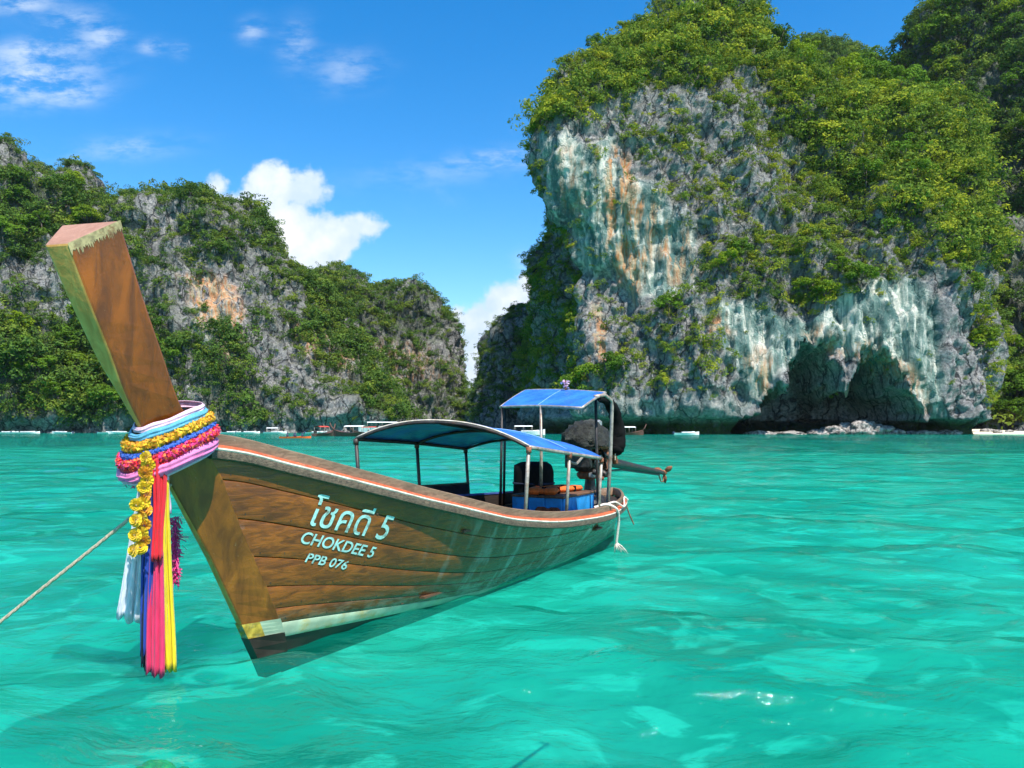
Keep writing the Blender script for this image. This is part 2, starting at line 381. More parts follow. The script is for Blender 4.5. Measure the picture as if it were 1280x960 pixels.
for k in range(64):
    lam = 0.35*(12.0**(k/63.0)); th = wr.normal(1.25, 0.55); a = 0.0058*lam**1.0*wr.uniform(.6, 1.3)
    kx, ky = math.cos(th)*2*math.pi/lam, math.sin(th)*2*math.pi/lam
    ph = wr.uniform(0, 6.28)
    fade = np.clip(1.6-np.hypot(GX, GY)/(lam*26), 0, 1)
    q = np.sin(kx*GX+ky*GY+ph+0.6*np.sin(0.31*GX*math.sin(th)-0.27*GY+ph))
    H += a*fade*(q+0.35*q*q)
V = np.stack([GX, GY, H], -1).reshape(-1, 3)
ny_, nx_ = GX.shape; idx = np.arange(ny_*nx_).reshape(ny_, nx_)
F = np.stack([idx[:-1, :-1], idx[:-1, 1:], idx[1:, 1:], idx[1:, :-1]], -1).reshape(-1, 4)
sea = tag(mk('sea', V, F, M['water']), kind='structure')
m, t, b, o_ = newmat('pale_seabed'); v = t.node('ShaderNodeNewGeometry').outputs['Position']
sb = t.noise(v, 0.07, 4, 0.55, 1.2); sb_light = t.noise(t.scale(v, (0.8, 1, 1)), 0.26, 4, 0.5, 1.4)
cc = t.mix(t.mapr(sb, 0.42, 0.60), (0.24, 0.36, 0.30), (0.44, 0.56, 0.47)); cc = t.mix(t.mapr(sb_light, 0.53, 0.61, 0, 0.75), cc, (0.80, 0.82, 0.74))  # palest patches paint the bright light on the waves into the seabed colour
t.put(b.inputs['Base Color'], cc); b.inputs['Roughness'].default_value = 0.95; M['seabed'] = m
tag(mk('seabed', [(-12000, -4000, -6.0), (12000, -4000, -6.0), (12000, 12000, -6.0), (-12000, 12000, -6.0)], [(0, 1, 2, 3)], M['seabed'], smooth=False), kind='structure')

# ------------------------------------------------------------------ limestone cliffs
def rock_mat(name, haze=0):
    m, t, b, o = newmat(name)
    g = t.node('ShaderNodeNewGeometry'); v = g.outputs['Position']
    at = t.node('ShaderNodeAttribute', attribute_name='zone'); sp_ = t.node('ShaderNodeSeparateColor'); t.l.new(at.outputs['Color'], sp_.inputs[0])
    st = t.scale(v, (1, 1, 0.16)); streak = t.noise(st, 0.42, 6, 0.65, 0.4); fine = t.noise(v, 0.9, 7, 0.68); blot = t.noise(v, 0.11, 5, 0.6)
    grey = t.mix(t.mapr(fine, 0.32, 0.70), (0.075, 0.076, 0.080), (0.42, 0.405, 0.385))
    grey = t.mix(t.mapr(blot, 0.40, 0.68, 0, 0.55), grey, (0.20, 0.195, 0.19))
    grey = t.mix(t.mapr(streak, 0.56, 0.74, 0, 0.7), grey, (0.055, 0.06, 0.066))
    vo = t.node('ShaderNodeTexVoronoi', feature='DISTANCE_TO_EDGE'); vd = t.node('ShaderNodeVectorMath', operation='ADD')
    t.put(vd.inputs[0], t.scale(v, (1, 1, 0.38))); wob = t.noise(v, 0.25, 3, 0.6); t.put(vd.inputs[1], t.comb(t.math('MULTIPLY', wob, 6.0), 0.0, t.math('MULTIPLY', fine, 2.0)))
    t.put(vo.inputs['Vector'], vd.outputs[0]); vo.inputs['Scale'].default_value = 0.15; crack = t.mapr(vo.outputs['Distance'], 0.0, 0.06)
    grey = t.mix(crack, (0.040, 0.042, 0.045), grey)
    pale = t.mix(t.mapr(streak, 0.40, 0.58), (0.62, 0.62, 0.53), (0.17, 0.26, 0.225))
    pale = t.mix(t.mapr(t.noise(t.scale(v, (1, 1, 0.22)), 0.19, 5, 0.6), 0.46, 0.58, 0, 0.9), pale, (0.055, 0.130, 0.118))
    pale = t.mix(t.mapr(fine, 0.5, 0.75, 0, 0.35), pale, (0.62, 0.62, 0.55))
    ora = t.mix(t.mapr(t.noise(st, 0.8, 5, 0.65), 0.4, 0.62), (0.50, 0.21, 0.075), (0.50, 0.42, 0.27))
    c = t.mix(sp_.outputs[0], grey, pale)
    om = t.math('MULTIPLY', sp_.outputs[1], t.mapr(t.noise(t.scale(v, (1, 1, 0.2)), 0.33, 4, 0.6), 0.42, 0.56))
    c = t.mix(om, c, ora)
    soil = t.mix(t.mapr(fine, 0.35, 0.65), (0.018, 0.030, 0.010), (0.060, 0.085, 0.025))
    c = t.mix(t.math('MULTIPLY', sp_.outputs[2], t.mapr(fine, 0.30, 0.5)), c, soil)
    t.put(b.inputs['Base Color'], c); b.inputs['Roughness'].default_value = 0.9; b.inputs['Specular IOR Level'].default_value = 0.2
    hgt = t.math('MULTIPLY_ADD', crack, 0.35, 0.0)
    hgt = t.math('ADD', hgt, t.math('ADD', t.math('MULTIPLY', fine, 0.7), t.math('MULTIPLY', streak, 0.6)))
    t.put(b.inputs['Normal'], t.bump(t.math('ADD', hgt, t.math('MULTIPLY', t.noise(v, 2.6, 5, 0.7), 0.35)), 1.2, 1.0))
    return m
M['rock'] = rock_mat('karst_limestone')

def crom(A, t):                          # Catmull-Rom along axis 0 of A at positions t (0..len-1)
    n = len(A); i = np.clip(np.floor(t).astype(int), 0, n-2); f = (t-i)
    f = f.reshape((-1,)+(1,)*(A.ndim-1))
    g = lambda k: A[np.clip(i+k, 0, n-1)]
    p0, p1, p2, p3 = g(-1), g(0), g(1), g(2)
    return 0.5*((2*p1)+(-p0+p2)*f+(2*p0-5*p1+4*p2-p3)*f*f+(-p0+3*p1-3*p2+p3)*f**3)
def resample(A, n):                      # even spacing along mean arc length
    L = np.linalg.norm(np.diff(A, axis=0), axis=-1); L = L.reshape(len(L), -1).mean(1); s = np.concatenate([[0], np.cumsum(L)])
    return np.interp(np.linspace(0, s[-1], n), s, np.arange(len(A)))
def grid_normals(G):
    du = np.gradient(G, axis=0); dvv = np.gradient(G, axis=1)
    N = np.cross(du, dvv); N /= np.linalg.norm(N, axis=-1, keepdims=True)+1e-9
    return N
def to_px(G):
    return 640+FPX*G[..., 0]/G[..., 1], HZ-FPX*(G[..., 2]-EYE)/G[..., 1]
def inpoly(px, py, poly):
    poly = np.array(poly, float); inside = np.zeros(px.shape, bool); dist = np.full(px.shape, 1e9); n = len(poly)
    for i in range(n):
        x0, y0 = poly[i]; x1, y1 = poly[(i+1) % n]
        c = ((y0 > py) != (y1 > py)) & (px < (x1-x0)*(py-y0)/(y1-y0+1e-12)+x0); inside ^= c
        dx, dy = x1-x0, y1-y0; tt = np.clip(((px-x0)*dx+(py-y0)*dy)/(dx*dx+dy*dy+1e-9), 0, 1)
        dist = np.minimum(dist, np.hypot(px-x0-tt*dx, py-y0-tt*dy))
    return np.where(inside, dist, -dist)
def zones(px, py, base, polys):          # soft-edged map of a quantity over the face
    d = np.full(px.shape, float(base))
    for poly, val, soft in polys:
        k = sstep(-soft, soft, inpoly(px, py, poly)); d = d*(1-k)+val*k
    return d

def cliff(name, ctrl, ns, nz, amp=1.0, post=None, zone=None):
    """ctrl: rows x cols x 3 control net (bottom row first); returns the displaced grid and its normals"""
    C = np.array(ctrl, float)
    A = crom(C, resample(C, nz)); A = np.swapaxes(A, 0, 1); A = crom(A, resample(A, ns))     # ns x nz x 3
    N = grid_normals(A)
    if N[..., 1].mean() > 0: N = -N
    p = A
    vert = np.array([1, 1, 0.22])
    d = 5.5*fbm(p/42, 3)+3.6*ridged(p*vert/17, 3)-2.0+4.0*(ridged(p*np.array([1, 1, .12])/34+9, 2)-.6)+3.2*fbm(p/13, 4, 0.58)+1.7*ridged(p*np.array([1, 1, .6])/6.0, 3)-.9+0.45*ridged(p/3.2, 2)-.2+0.25*fbm(p/1.4, 2)
    k = amp
    if post is not None: A, k2 = post(A, N); k = k*k2
    A = A+N*(d*k)[..., None]
    N = grid_normals(A)
    if N[..., 1].mean() > 0: N = -N
    n0, n1_ = A.shape[:2]; ii = np.arange(n0*n1_).reshape(n0, n1_)
    F = np.stack([ii[:-1, :-1], ii[1:, :-1], ii[1:, 1:], ii[:-1, 1:]], -1).reshape(-1, 4)
    o = mk(name, A.reshape(-1, 3), F, M['rock'])
    Z = zone(A, N) if zone is not None else np.zeros(A.shape)
    att = o.data.color_attributes.new('zone', 'FLOAT_COLOR', 'POINT')
    att.data.foreach_set('color', np.concatenate([Z.reshape(-1, 3), np.ones((n0*n1_, 1))], 1).astype(np.float32).ravel())
    tag(o, kind='structure')
    return o, A, N

# --- the cave headland
HL = [
 [(665,561,420),(657,561,350),(694,561,300),(724,561,264),(790,561,252),(870,561,247),(940,561,247),(1040,561,250),(1140,561,246),(1196,561,246),(1212,561,262),(1190,561,300),(1170,561,360)],
 [(670,505,420),(662,505,350),(697,505,300),(726,505,263),(793,505,251),(870,505,246),(945,505,245),(1045,505,245),(1145,505,242),(1222,505,246),(1227,505,262),(1200,505,300),(1180,505,360)],
 [(678,440,420),(669,440,345),(704,440,298),(726,440,264),(793,440,254),(868,440,247),(950,440,242),(1050,440,238),(1150,440,239),(1227,440,247),(1229,440,264),(1205,440,300),(1185,440,360)],
 [(688,370,420),(676,370,335),(710,370,294),(725,370,266),(788,370,257),(862,370,253),(950,370,247),(1050,370,242),(1150,370,243),(1205,370,250),(1210,370,268),(1195,370,305),(1185,370,360)],
 [(716,290,420),(702,290,320),(714,290,294),(720,290,268),(780,290,258),(855,290,257),(950,290,257),(1050,290,252),(1140,290,252),(1198,290,258),(1202,290,276),(1190,290,315),(1180,290,370)],
 [(722,225,420),(708,225,310),(702,225,285),(701,225,268),(768,225,257),(850,225,259),(950,225,264),(1050,225,264),(1130,225,268),(1193,225,275),(1198,225,295),(1190,225,330),(1180,225,380)],
 [(722,165,420),(708,165,320),(694,165,287),(694,165,271),(768,165,259),(850,165,263),(950,165,271),(1050,165,276),(1125,165,285),(1188,165,300),(1194,165,320),(1190,165,350),(1180,165,390)],
 [(749,112,420),(735,112,330),(730,112,302),(734,112,286),(783,110,268),(855,110,270),(950,110,280),(1030,125,292),(1100,148,310),(1168,159,330),(1178,160,350),(1178,160,370),(1180,160,400)],
 [(794,74,420),(780,72,345),(785,70,315),(789,68,302),(815,62,286),(860,60,283),(932,64,291),(982,110,305),(1065,138,325),(1145,150,350),(1160,150,370),(1170,155,390),(1175,155,410)],
 [(840,46,420),(826,44,355),(830,42,330),(834,40,316),(854,30,303),(880,22,299),(916,26,304),(952,92,318),(1040,130,345),(1130,141,370),(1150,140,390),(1160,145,400),(1170,145,420)],
 [(825,60,470),(811,58,420),(816,57,400),(821,56,380),(845,50,360),(880,45,355),(914,48,360),(950,106,370),(1035,140,395),(1125,151,420),(1145,150,430),(1155,150,440),(1165,150,450)],
 [(825,300,520),(811,300,480),(816,300,470),(821,300,450),(845,300,430),(880,300,425),(914,300,430),(950,300,440),(1035,300,455),(1125,300,470),(1145,300,480),(1155,300,480),(1165,300,480)]]
ctrl = [[P(*q) for q in r] for r in HL]
CAVE = [(916,547),(932,522),(952,500),(968,480),(988,468),(1002,447),(1022,432),(1038,434),(1050,447),(1060,466),(1066,472),(1074,468),(1080,450),(1092,441),(1108,440),(1121,452),(1132,470),(1146,490),(1156,515),(1160,547)]
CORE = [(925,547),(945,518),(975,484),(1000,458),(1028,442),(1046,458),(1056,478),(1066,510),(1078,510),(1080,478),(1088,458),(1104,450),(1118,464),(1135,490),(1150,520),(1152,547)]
PALE = [([(676,170),(700,165),(735,185),(765,170),(775,235),(800,225),(830,240),(866,290),(872,345),(850,372),(800,380),(768,330),(740,345),(722,330),(712,290),(690,270),(680,215)],1,10),
        ([(872,385),(905,372),(950,380),(985,392),(1010,405),(1045,370),(1085,350),(1120,345),(1160,360),(1172,400),(1180,470),(1168,520),(1150,500),(1120,450),(1090,440),(1040,430),(1000,440),(960,490),(935,515),(925,470),(905,420)],1,10),
        ([(640,505),(720,500),(900,495),(940,505),(930,540),(640,540)],0.35,8)]
ORANGE = [([(745,190),(790,200),(800,260),(815,320),(790,380),(765,330),(752,260)],1,14), ([(800,240),(860,290),(868,340),(840,350),(812,300)],.8,10),
          ([(935,440),(975,450),(965,490),(945,500)],.9,10), ([(1000,420),(1100,425),(1150,470),(1160,520),(1120,470),(1060,450)],.7,10), ([(880,395),(910,390),(915,420),(890,425)],.8,8), ([(735,380),(752,380),(760,470),(742,470)],.8,8),
          ([(690,180),(720,185),(735,260),(715,280),(698,240)],.45,10)]
def hl_post(A, N):
    px, py = to_px(A)
    wx = px+12+7*fbm(A/9, 3)+3*fbm(A/3, 2); wy = py+9*fbm(A/8+5, 3)+15*ridged(A*np.array([1, .3, .06])/4.2, 2)-15+6*fbm(A*np.array([1, .3, .12])/1.6, 2)
    front = (A[..., 1] < 275)
    d = inpoly(wx, wy, CAVE)
    push = sstep(0, 26, d)*24+sstep(0, 5, d)*5
    push = np.where(front, push, 0)
    rim = np.where(front, np.exp(-(np.clip(-d, 0, 60)/9)**2)*(d < 0)*2.0, 0)
    # tidal notch along the foot of the cliff
    notch = np.clip(1-np.abs(A[..., 2]-1.0)/4.6, 0, 1)**0.6*8.5*(0.6+0.6*(fbm(A/14+3, 2)+.5))
    side = np.array([0, 1, 0])
    A = A+side*push[..., None]
    A = A-N*(np.clip(notch, 0, 13)-rim)[..., None]
    # hanging curtains: deep vertical flutes where the rock is bare
    pale = zones(px, py, 0, PALE)
    fl = (ridged(A*np.array([1, 1, 0.10])/6.5, 3)*1.9+ridged(A*np.array([1, 1, .12])/2.6+7, 2)*.9)*pale
    A = A+N*fl[..., None]
    # big vertical gully left of the buttress
    gul = inpoly(px, py, [(712,285),(722,285),(730,520),(700,520)])
    A = A-N*(sstep(-6, 6, gul)*6)[..., None]
    return A, 1.0-0.45*pale-0.25*sstep(0, 8, d)
VEG_H = [([(660,0),(1300,0),(1300,545),(600,545)],.42,4),
  ([(640,290),(690,260),(716,300),(722,420),(730,500),(640,505)],.60,8),
  ([(665,165),(690,120),(760,50),(950,0),(960,95),(900,95),(840,105),(780,112),(730,140)],.97,9),
  ([(935,60),(1300,0),(1300,330),(1190,330),(1110,320),(1070,290),(1030,250),(1000,190),(960,120)],.93,12),
  ([(960,230),(1100,250),(1190,300),(1180,350),(1090,380),(1000,385),(890,360),(900,300)],.50,12),
  ([(676,170),(735,168),(765,150),(790,200),(866,280),(872,360),(800,395),(735,350),(715,300),(690,270)],.02,8),
  ([(735,180),(752,180),(748,330),(722,320)],.30,6),
  ([(780,130),(900,110),(960,180),(980,260),(900,330),(870,290),(800,210)],.36,12),
  ([(725,345),(790,385),(870,370),(930,440),(935,515),(900,500),(740,500)],.34,10),
  ([(722,330),(760,330),(772,440),(740,480),(722,470)],.10,8),
  ([(872,388),(950,384),(1010,400),(1060,366),(1120,350),(1190,350),(1235,420),(1232,530),(920,545),(925,470),(905,420)],.015,7),
  ([(1188,330),(1212,330),(1236,400),(1234,440),(1205,400)],.45,6),
  ([(600,500),(735,498),(900,500),(1300,505),(1300,560),(600,560)],.0,6)]
def hl_zone(A, N):
    px, py = to_px(A); wx = px+10*fbm(A/7, 3); wy = py+14*fbm(A/10+9, 3)
    pale = zones(wx, wy, 0, PALE); ora = zones(wx, wy, 0, ORANGE)
    over = sstep(0.0, -0.35, N[..., 2])*0.35
    veg = zones(wx, wy, 0.5, VEG_H)
    soil = np.clip(veg*1.1-0.35+0.5*sstep(.3, .7, N[..., 2]), 0, 1)
    wet = sstep(5.5, 2.2, A[..., 2])
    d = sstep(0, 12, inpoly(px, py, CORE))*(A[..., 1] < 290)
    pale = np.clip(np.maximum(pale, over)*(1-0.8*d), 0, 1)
    return np.stack([pale*(1-wet), ora*(1-wet), np.clip(soil*(1-pale)+wet*1.2, 0, 1)], -1)
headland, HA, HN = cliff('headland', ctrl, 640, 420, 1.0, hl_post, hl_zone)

# --- stalactites along the lip of the cave
sr = np.random.default_rng(77)
rim = np.array([(948,503),(968,480),(988,466),(1004,446),(1024,432),(1040,436),(1052,450),(1062,466),(1070,462),(1080,452),(1094,441),(1110,443),(1124,456),(1134,474),(1148,494)], float)
rd = np.concatenate([[0], np.cumsum(np.hypot(*np.diff(rim, axis=0).T))])
for q in np.linspace(.02, .98, 30):
    d_ = q*rd[-1]+sr.normal()*4; x = np.interp(d_, rd, rim[:, 0]); y = np.interp(d_, rd, rim[:, 1]); Yc = 243.5+sr.random()*5
    ln = 2.0+5.0*sr.random()**1.6; rad = .5+.75*sr.random()
    if abs(x-1069) < 6: ln, rad = 11.0, 1.7
    top = P(x-11, y-9, Yc); n, mth = 9, 12; V = []
    for a in range(n):
        f = a/(n-1); r0 = rad*(1-f)**.75*(1+.25*math.sin(f*9+q*40))+.05
        for b in range(mth):
            th = 2*math.pi*b/mth; rr = r0*(1+.25*math.sin(3*th+q*50)+.12*sr.normal()); V.append((rr*math.cos(th)*1.2+.3*math.sin(f*4+q*9)*f, rr*math.sin(th), 2.4-(ln+2.4)*f))
    ii = np.arange(n*mth).reshape(n, mth); F = np.stack([ii[:-1], np.roll(ii[:-1], -1, 1), np.roll(ii[1:], -1, 1), ii[1:]], -1).reshape(-1, 4)
    o = mk('stalactite', V, F, M['rock'], headland); o.location = tuple(top)
    at_ = o.data.color_attributes.new('zone', 'FLOAT_COLOR', 'POINT'); at_.data.foreach_set('color', np.tile([.8, .7*sr.random(), 0, 1], n*mth).astype(np.float32))

# --- cliffs built from foot / crest columns
def columns(cols, rows=10, prof=1.6, back=80, foot=559):
    net = []
    for k in range(rows+1):
        g = k/rows; net.append([P(pb+(pc-pb)*g, foot+(yc-foot)*g, Yb+(Yc-Yb)*g**prof) for (pb, Yb, pc, yc, Yc) in cols])
    top = np.array(net[-1]); net.append([q+np.array([0, back*.5, 1.0]) for q in top]); net.append([q*np.array([1, 1, 0.3])+np.array([0, back, 0]) for q in top])
    return net
def generic_zone(vfun, seed=0.0, pale_amt=0.0, ora_polys=(), pale_polys=()):
    def fz(A, N):
        px, py = to_px(A); wx = px+9*fbm(A/9+seed, 3); wy = py+9*fbm(A/9+seed+4, 3)
        ora = zones(wx, wy, 0.0, ora_polys); pale = zones(wx, wy, 0.0, pale_polys)*0.6
        soil = np.clip(vfun(A, N, wx, wy)*1.1-0.3+0.4*sstep(.3, .7, N[..., 2]), 0, 1)
        return np.stack([np.clip(pale, 0, 1), ora, soil*(1-ora)], -1)
    return fz
def notch_post(A, N):
    nt = np.clip(1-np.abs(A[..., 2]-1.2)/4.0, 0, 1)**0.7*4.0
    return A-N*nt[..., None], 1.0
VEG_L = [([(-300,400),(0,395),(150,400),(205,440),(230,545),(-300,545)],.97,14), ([(-300,150),(0,160),(80,200),(90,250),(30,240),(-300,240)],.38,8),
  ([(0,215),(95,240),(130,270),(90,300),(40,260),(0,300)],.97,8), ([(40,330),(130,340),(160,390),(60,410)],.25,10), ([(225,340),(290,330),(310,380),(300,430),(250,440),(215,390)],.12,10),
  ([(265,400),(300,420),(330,520),(270,530),(255,470)],.9,9), ([(370,345),(400,355),(450,430),(505,530),(465,530),(420,440)],.92,8),
  ([(310,420),(400,420),(460,520),(330,520)],.38,12), ([(160,440),(250,430),(262,530),(235,540)],.35,9), ([(-300,523),(700,523),(700,560),(-300,560)],.0,5)]
def vL(A, N, px, py): return np.clip(zones(px, py, .50, VEG_L)+0.30*fbm(A/26+3, 3), 0, 1)
ORA_L = [([(225,345),(262,335),(300,370),(300,430),(288,455),(270,420),(250,400)],.9,8), ([(350,400),(400,410),(450,450),(430,470),(380,440)],.7,10), ([(55,260),(100,250),(110,290),(60,300)],.5,8)]
L1 = [(-160,300,-160,160,345),(-60,306,-60,190,350),(0,312,0,214,352),(70,322,66,228,362),(110,330,98,266,372),(180,332,185,258,372),(260,335,255,264,372),(330,340,305,288,378),(400,345,345,334,385),(455,350,376,358,392),(505,365,396,366,405),(525,420,405,384,440),(520,500,410,424,500)]
shore_cliff, LA, LN = cliff('shore_cliff', columns(L1), 520, 230, 1.0, notch_post, generic_zone(vL, 2.0, 0, ORA_L, [([(240,380),(300,390),(300,440),(250,430)],.8,10),([(60,340),(130,350),(140,400),(70,400)],.6,10)]))
L2 = [(300,480,350,380,520),(400,465,392,356,510),(460,458,425,350,500),(510,457,475,368,500),(550,458,530,384,500),(574,470,558,412,505),(581,500,566,434,530),(575,580,560,440,600)]
VEG_2 = [([(380,330),(570,370),(560,430),(380,400)],.75,10), ([(540,420),(600,420),(600,540),(560,540)],.45,8), ([(-300,525),(700,525),(700,560),(-300,560)],.0,4)]
def v2(A, N, px, py): return np.clip(zones(px, py, .52, VEG_2)+0.25*fbm(A/30+8, 3), 0, 1)
ORA_2 = [([(450,430),(530,430),(540,470),(480,480)],.6,12), ([(530,450),(560,450),(560,480),(535,480)],.4,8)]
far_cliff, FA, FN = cliff('far_cliff', columns(L2), 320, 170, 1.2, notch_post, generic_zone(v2, 6.0, 0, ORA_2))
S2 = [(620,480,628,428,490),(600,430,612,434,450),(612,402,622,424,425),(640,396,645,410,420),(690,392,690,396,420)]
def vS(A, N, px, py): return np.clip(.5+.3*fbm(A/20+5, 3), 0, 1)*(py < 523)
strait_cliff, SA, SN = cliff('strait_cliff', columns(S2), 160, 150, 0.9, notch_post, generic_zone(vS, 3.0))
HI = [(530,9600,570,524,9700),(566,9000,578,512,9200),(586,8950,588,501,9150),(601,8970,601,503,9150),(630,9000,615,524,9200)]
def vI(A, N, px, py): return np.full(px.shape, 1.0)
far_island, IA, IN = cliff('far_island', columns(HI, back=500, foot=537), 160, 90, 6.0, None, generic_zone(vI, 3.0))
# --- forested hill behind the headland
FH = [(1150,372,1060,150,420),(1170,345,1085,122,420),(1190,318,1112,98,415),(1212,300,1150,86,405),(1232,288,1178,44,400),(1262,280,1215,-20,400),(1310,274,1290,-110,395),(1400,262,1400,-160,390),(1520,255,1520,-170,380)]
def vF(A, N, px, py): return np.clip(zones(px, py, .96, [([(1200,300),(1260,230),(1300,300),(1300,440),(1200,440)],.8,14)])+0.15*fbm(A/20, 2), 0, 1)*(py < 528)
forest_hill, WA, WN = cliff('forest_hill', columns(FH, 12, 1.25), 260, 260, 1.1, None, generic_zone(vF, 1.0))
BH = [(985,560,990,110,620),(1005,550,1008,76,610),(1040,545,1040,70,605),(1075,548,1078,82,610),(1110,560,1110,110,620)]
back_hill, BA, BN = cliff('back_hill', columns(BH), 100, 120, 1.0, None, generic_zone(vI, 1.0))

# --- little beach under the forest
M['sand'] = plain('white_sand', (0.72, 0.64, 0.50), 0.95, var=0.12, scale=0.5, bump=0.02)
bx = np.linspace(140, 240, 60); by = np.linspace(0, 1, 14); BX, BY = np.meshgrid(bx, by, indexing='ij')
edge = 250+3*np.sin(BX*.06)+2*np.sin(BX*.17+1)
BYY = edge+BY*46
BZ = -0.35+BY*46*0.045+0.18*fbm(np.stack([BX, BYY, 0*BX], -1)/7, 3)
n0, n1_ = BX.shape; ii = np.arange(n0*n1_).reshape(n0, n1_)
tag(mk('beach', np.stack([BX, BYY, BZ], -1).reshape(-1, 3), np.stack([ii[:-1, :-1], ii[1:, :-1], ii[1:, 1:], ii[:-1, 1:]], -1).reshape(-1, 4), M['sand']), kind='structure')

# ------------------------------------------------------------------ vegetation
def leaf_mat(name, lo, hi, yellow):
    m, t, b, o = newmat(name); t.n.remove(b)
    oi = t.node('ShaderNodeObjectInfo'); v = t.node('ShaderNodeTexCoord').outputs['Object']
    n = t.noise(v, 3.0, 2, 0.5)
    c = t.mix(oi.outputs['Random'], lo, hi)
    f = t.math('FRACT', t.math('MULTIPLY', oi.outputs['Random'], 7.31))
    c = t.mix(t.mapr(f, 0.45, 1.0, 0, 0.95), c, yellow)
    c = t.mix(t.mapr(n, 0.35, 0.7, 0, 0.5), c, tuple(k*1.7 for k in hi))
    d = t.node('ShaderNodeBsdfDiffuse'); t.put(d.inputs[0], c)
    tr = t.node('ShaderNodeBsdfTranslucent'); t.put(tr.inputs[0], c)
    mx = t.node('ShaderNodeMixShader'); mx.inputs[0].default_value = 0.30
    t.l.new(d.outputs[0], mx.inputs[1]); t.l.new(tr.outputs[0], mx.inputs[2]); t.l.new(mx.outputs[0], o.inputs[0])
    return m
M['leaf'] = leaf_mat('tree_leaves', (0.030, 0.080, 0.014), (0.115, 0.210, 0.022), (0.215, 0.285, 0.016))
M['bush'] = leaf_mat('shrub_leaves', (0.048, 0.100, 0.020), (0.150, 0.220, 0.028), (0.340, 0.350, 0.024))
M['bush2'] = leaf_mat('shore_shrub_leaves', (0.034, 0.080, 0.020), (0.095, 0.165, 0.030), (0.190, 0.235, 0.030))
M['bark'] = plain('grey_bark', (0.14, 0.11, 0.085), 0.9, var=0.4, scale=4)

def leaves(centers, radii, per, size, r, flat=0.7, up=0.35):
    Vs = []
    for c, rad in zip(centers, radii):
        dirs = r.normal(size=(per, 3)); dirs /= np.linalg.norm(dirs, axis=1)[:, None]; dirs[:, 2] = np.abs(dirs[:, 2])*np.where(r.random(per) < .78, 1, -1)
        rr = rad*(0.62+0.42*r.random(per)**0.6)
        p = np.array(c)+dirs*rr[:, None]*np.array([1, 1, flat])
        nrm = dirs*0.8+r.normal(size=(per, 3))*0.55+np.array([0, 0, up]); nrm /= np.linalg.norm(nrm, axis=1)[:, None]
        a = np.cross(nrm, r.normal(size=(per, 3))); a /= np.linalg.norm(a, axis=1)[:, None]; b = np.cross(nrm, a)
        s = (size*(0.6+0.8*r.random(per)))[:, None]
        Vs.append(np.stack([p-a*s, p+b*s*.55-nrm*s*.15, p+a*s, p-b*s*.55-nrm*s*.15], 1))
    V = np.concatenate(Vs).reshape(-1, 3); return V, np.arange(len(V)).reshape(-1, 4)

protos = bpy.data.collections.new('shrub_shapes')         # shapes for the scattered ground cover, not in the scene itself
for k in range(14):
    r = np.random.default_rng(50+k % 7); n = 5+k % 4
    cs = [(r.normal()*.55, r.normal()*.55, .15+r.random()*.55) for _ in range(n)]
    V, F = leaves(cs, [.36+.26*r.random() for _ in cs], 46, .105, r, 0.75)
    o = mk('shrub_shape_%02d' % k, V, F, M['bush' if k < 7 else 'bush2']); col.objects.unlink(o); protos.objects.link(o)
def scatter_group():
    g = bpy.data.node_groups.new('shrub_scatter', 'GeometryNodeTree')
    g.interface.new_socket('Geometry', in_out='INPUT', socket_type='NodeSocketGeometry'); g.interface.new_socket('Geometry', in_out='OUTPUT', socket_type='NodeSocketGeometry')
    t = NT(g); i = t.node('NodeGroupInput'); o = t.node('NodeGroupOutput')
    ci = t.node('GeometryNodeCollectionInfo'); ci.inputs['Collection'].default_value = protos; ci.inputs['Separate Children'].default_value = True; ci.inputs['Reset Children'].default_value = True
    iop = t.node('GeometryNodeInstanceOnPoints'); iop.inputs['Pick Instance'].default_value = True
    def attr(nm, ty):
        a = t.node('GeometryNodeInputNamedAttribute', data_type=ty); a.inputs['Name'].default_value = nm; return a.outputs[0]
    t.l.new(i.outputs[0], iop.inputs['Points']); t.l.new(ci.outputs[0], iop.inputs['Instance'])
    t.l.new(attr('pick', 'INT'), iop.inputs['Instance Index']); t.l.new(attr('turn', 'FLOAT_VECTOR'), iop.inputs['Rotation']); t.l.new(attr('size', 'FLOAT_VECTOR'), iop.inputs['Scale'])
    t.l.new(iop.outputs[0], o.inputs[0]); return g
SG = scatter_group()
def thin_points(Pts, spacing, r, weight=None):
    """random subset with about `spacing` between points"""
    order = r.permutation(len(Pts)); cell = {}; keep = []
    for i in order:
        s = spacing if np.isscalar(spacing) else spacing[i]
        k = tuple((Pts[i]//s).astype(int))
        if k in cell: continue
        cell[k] = 1; keep.append(i)
    return np.array(keep)
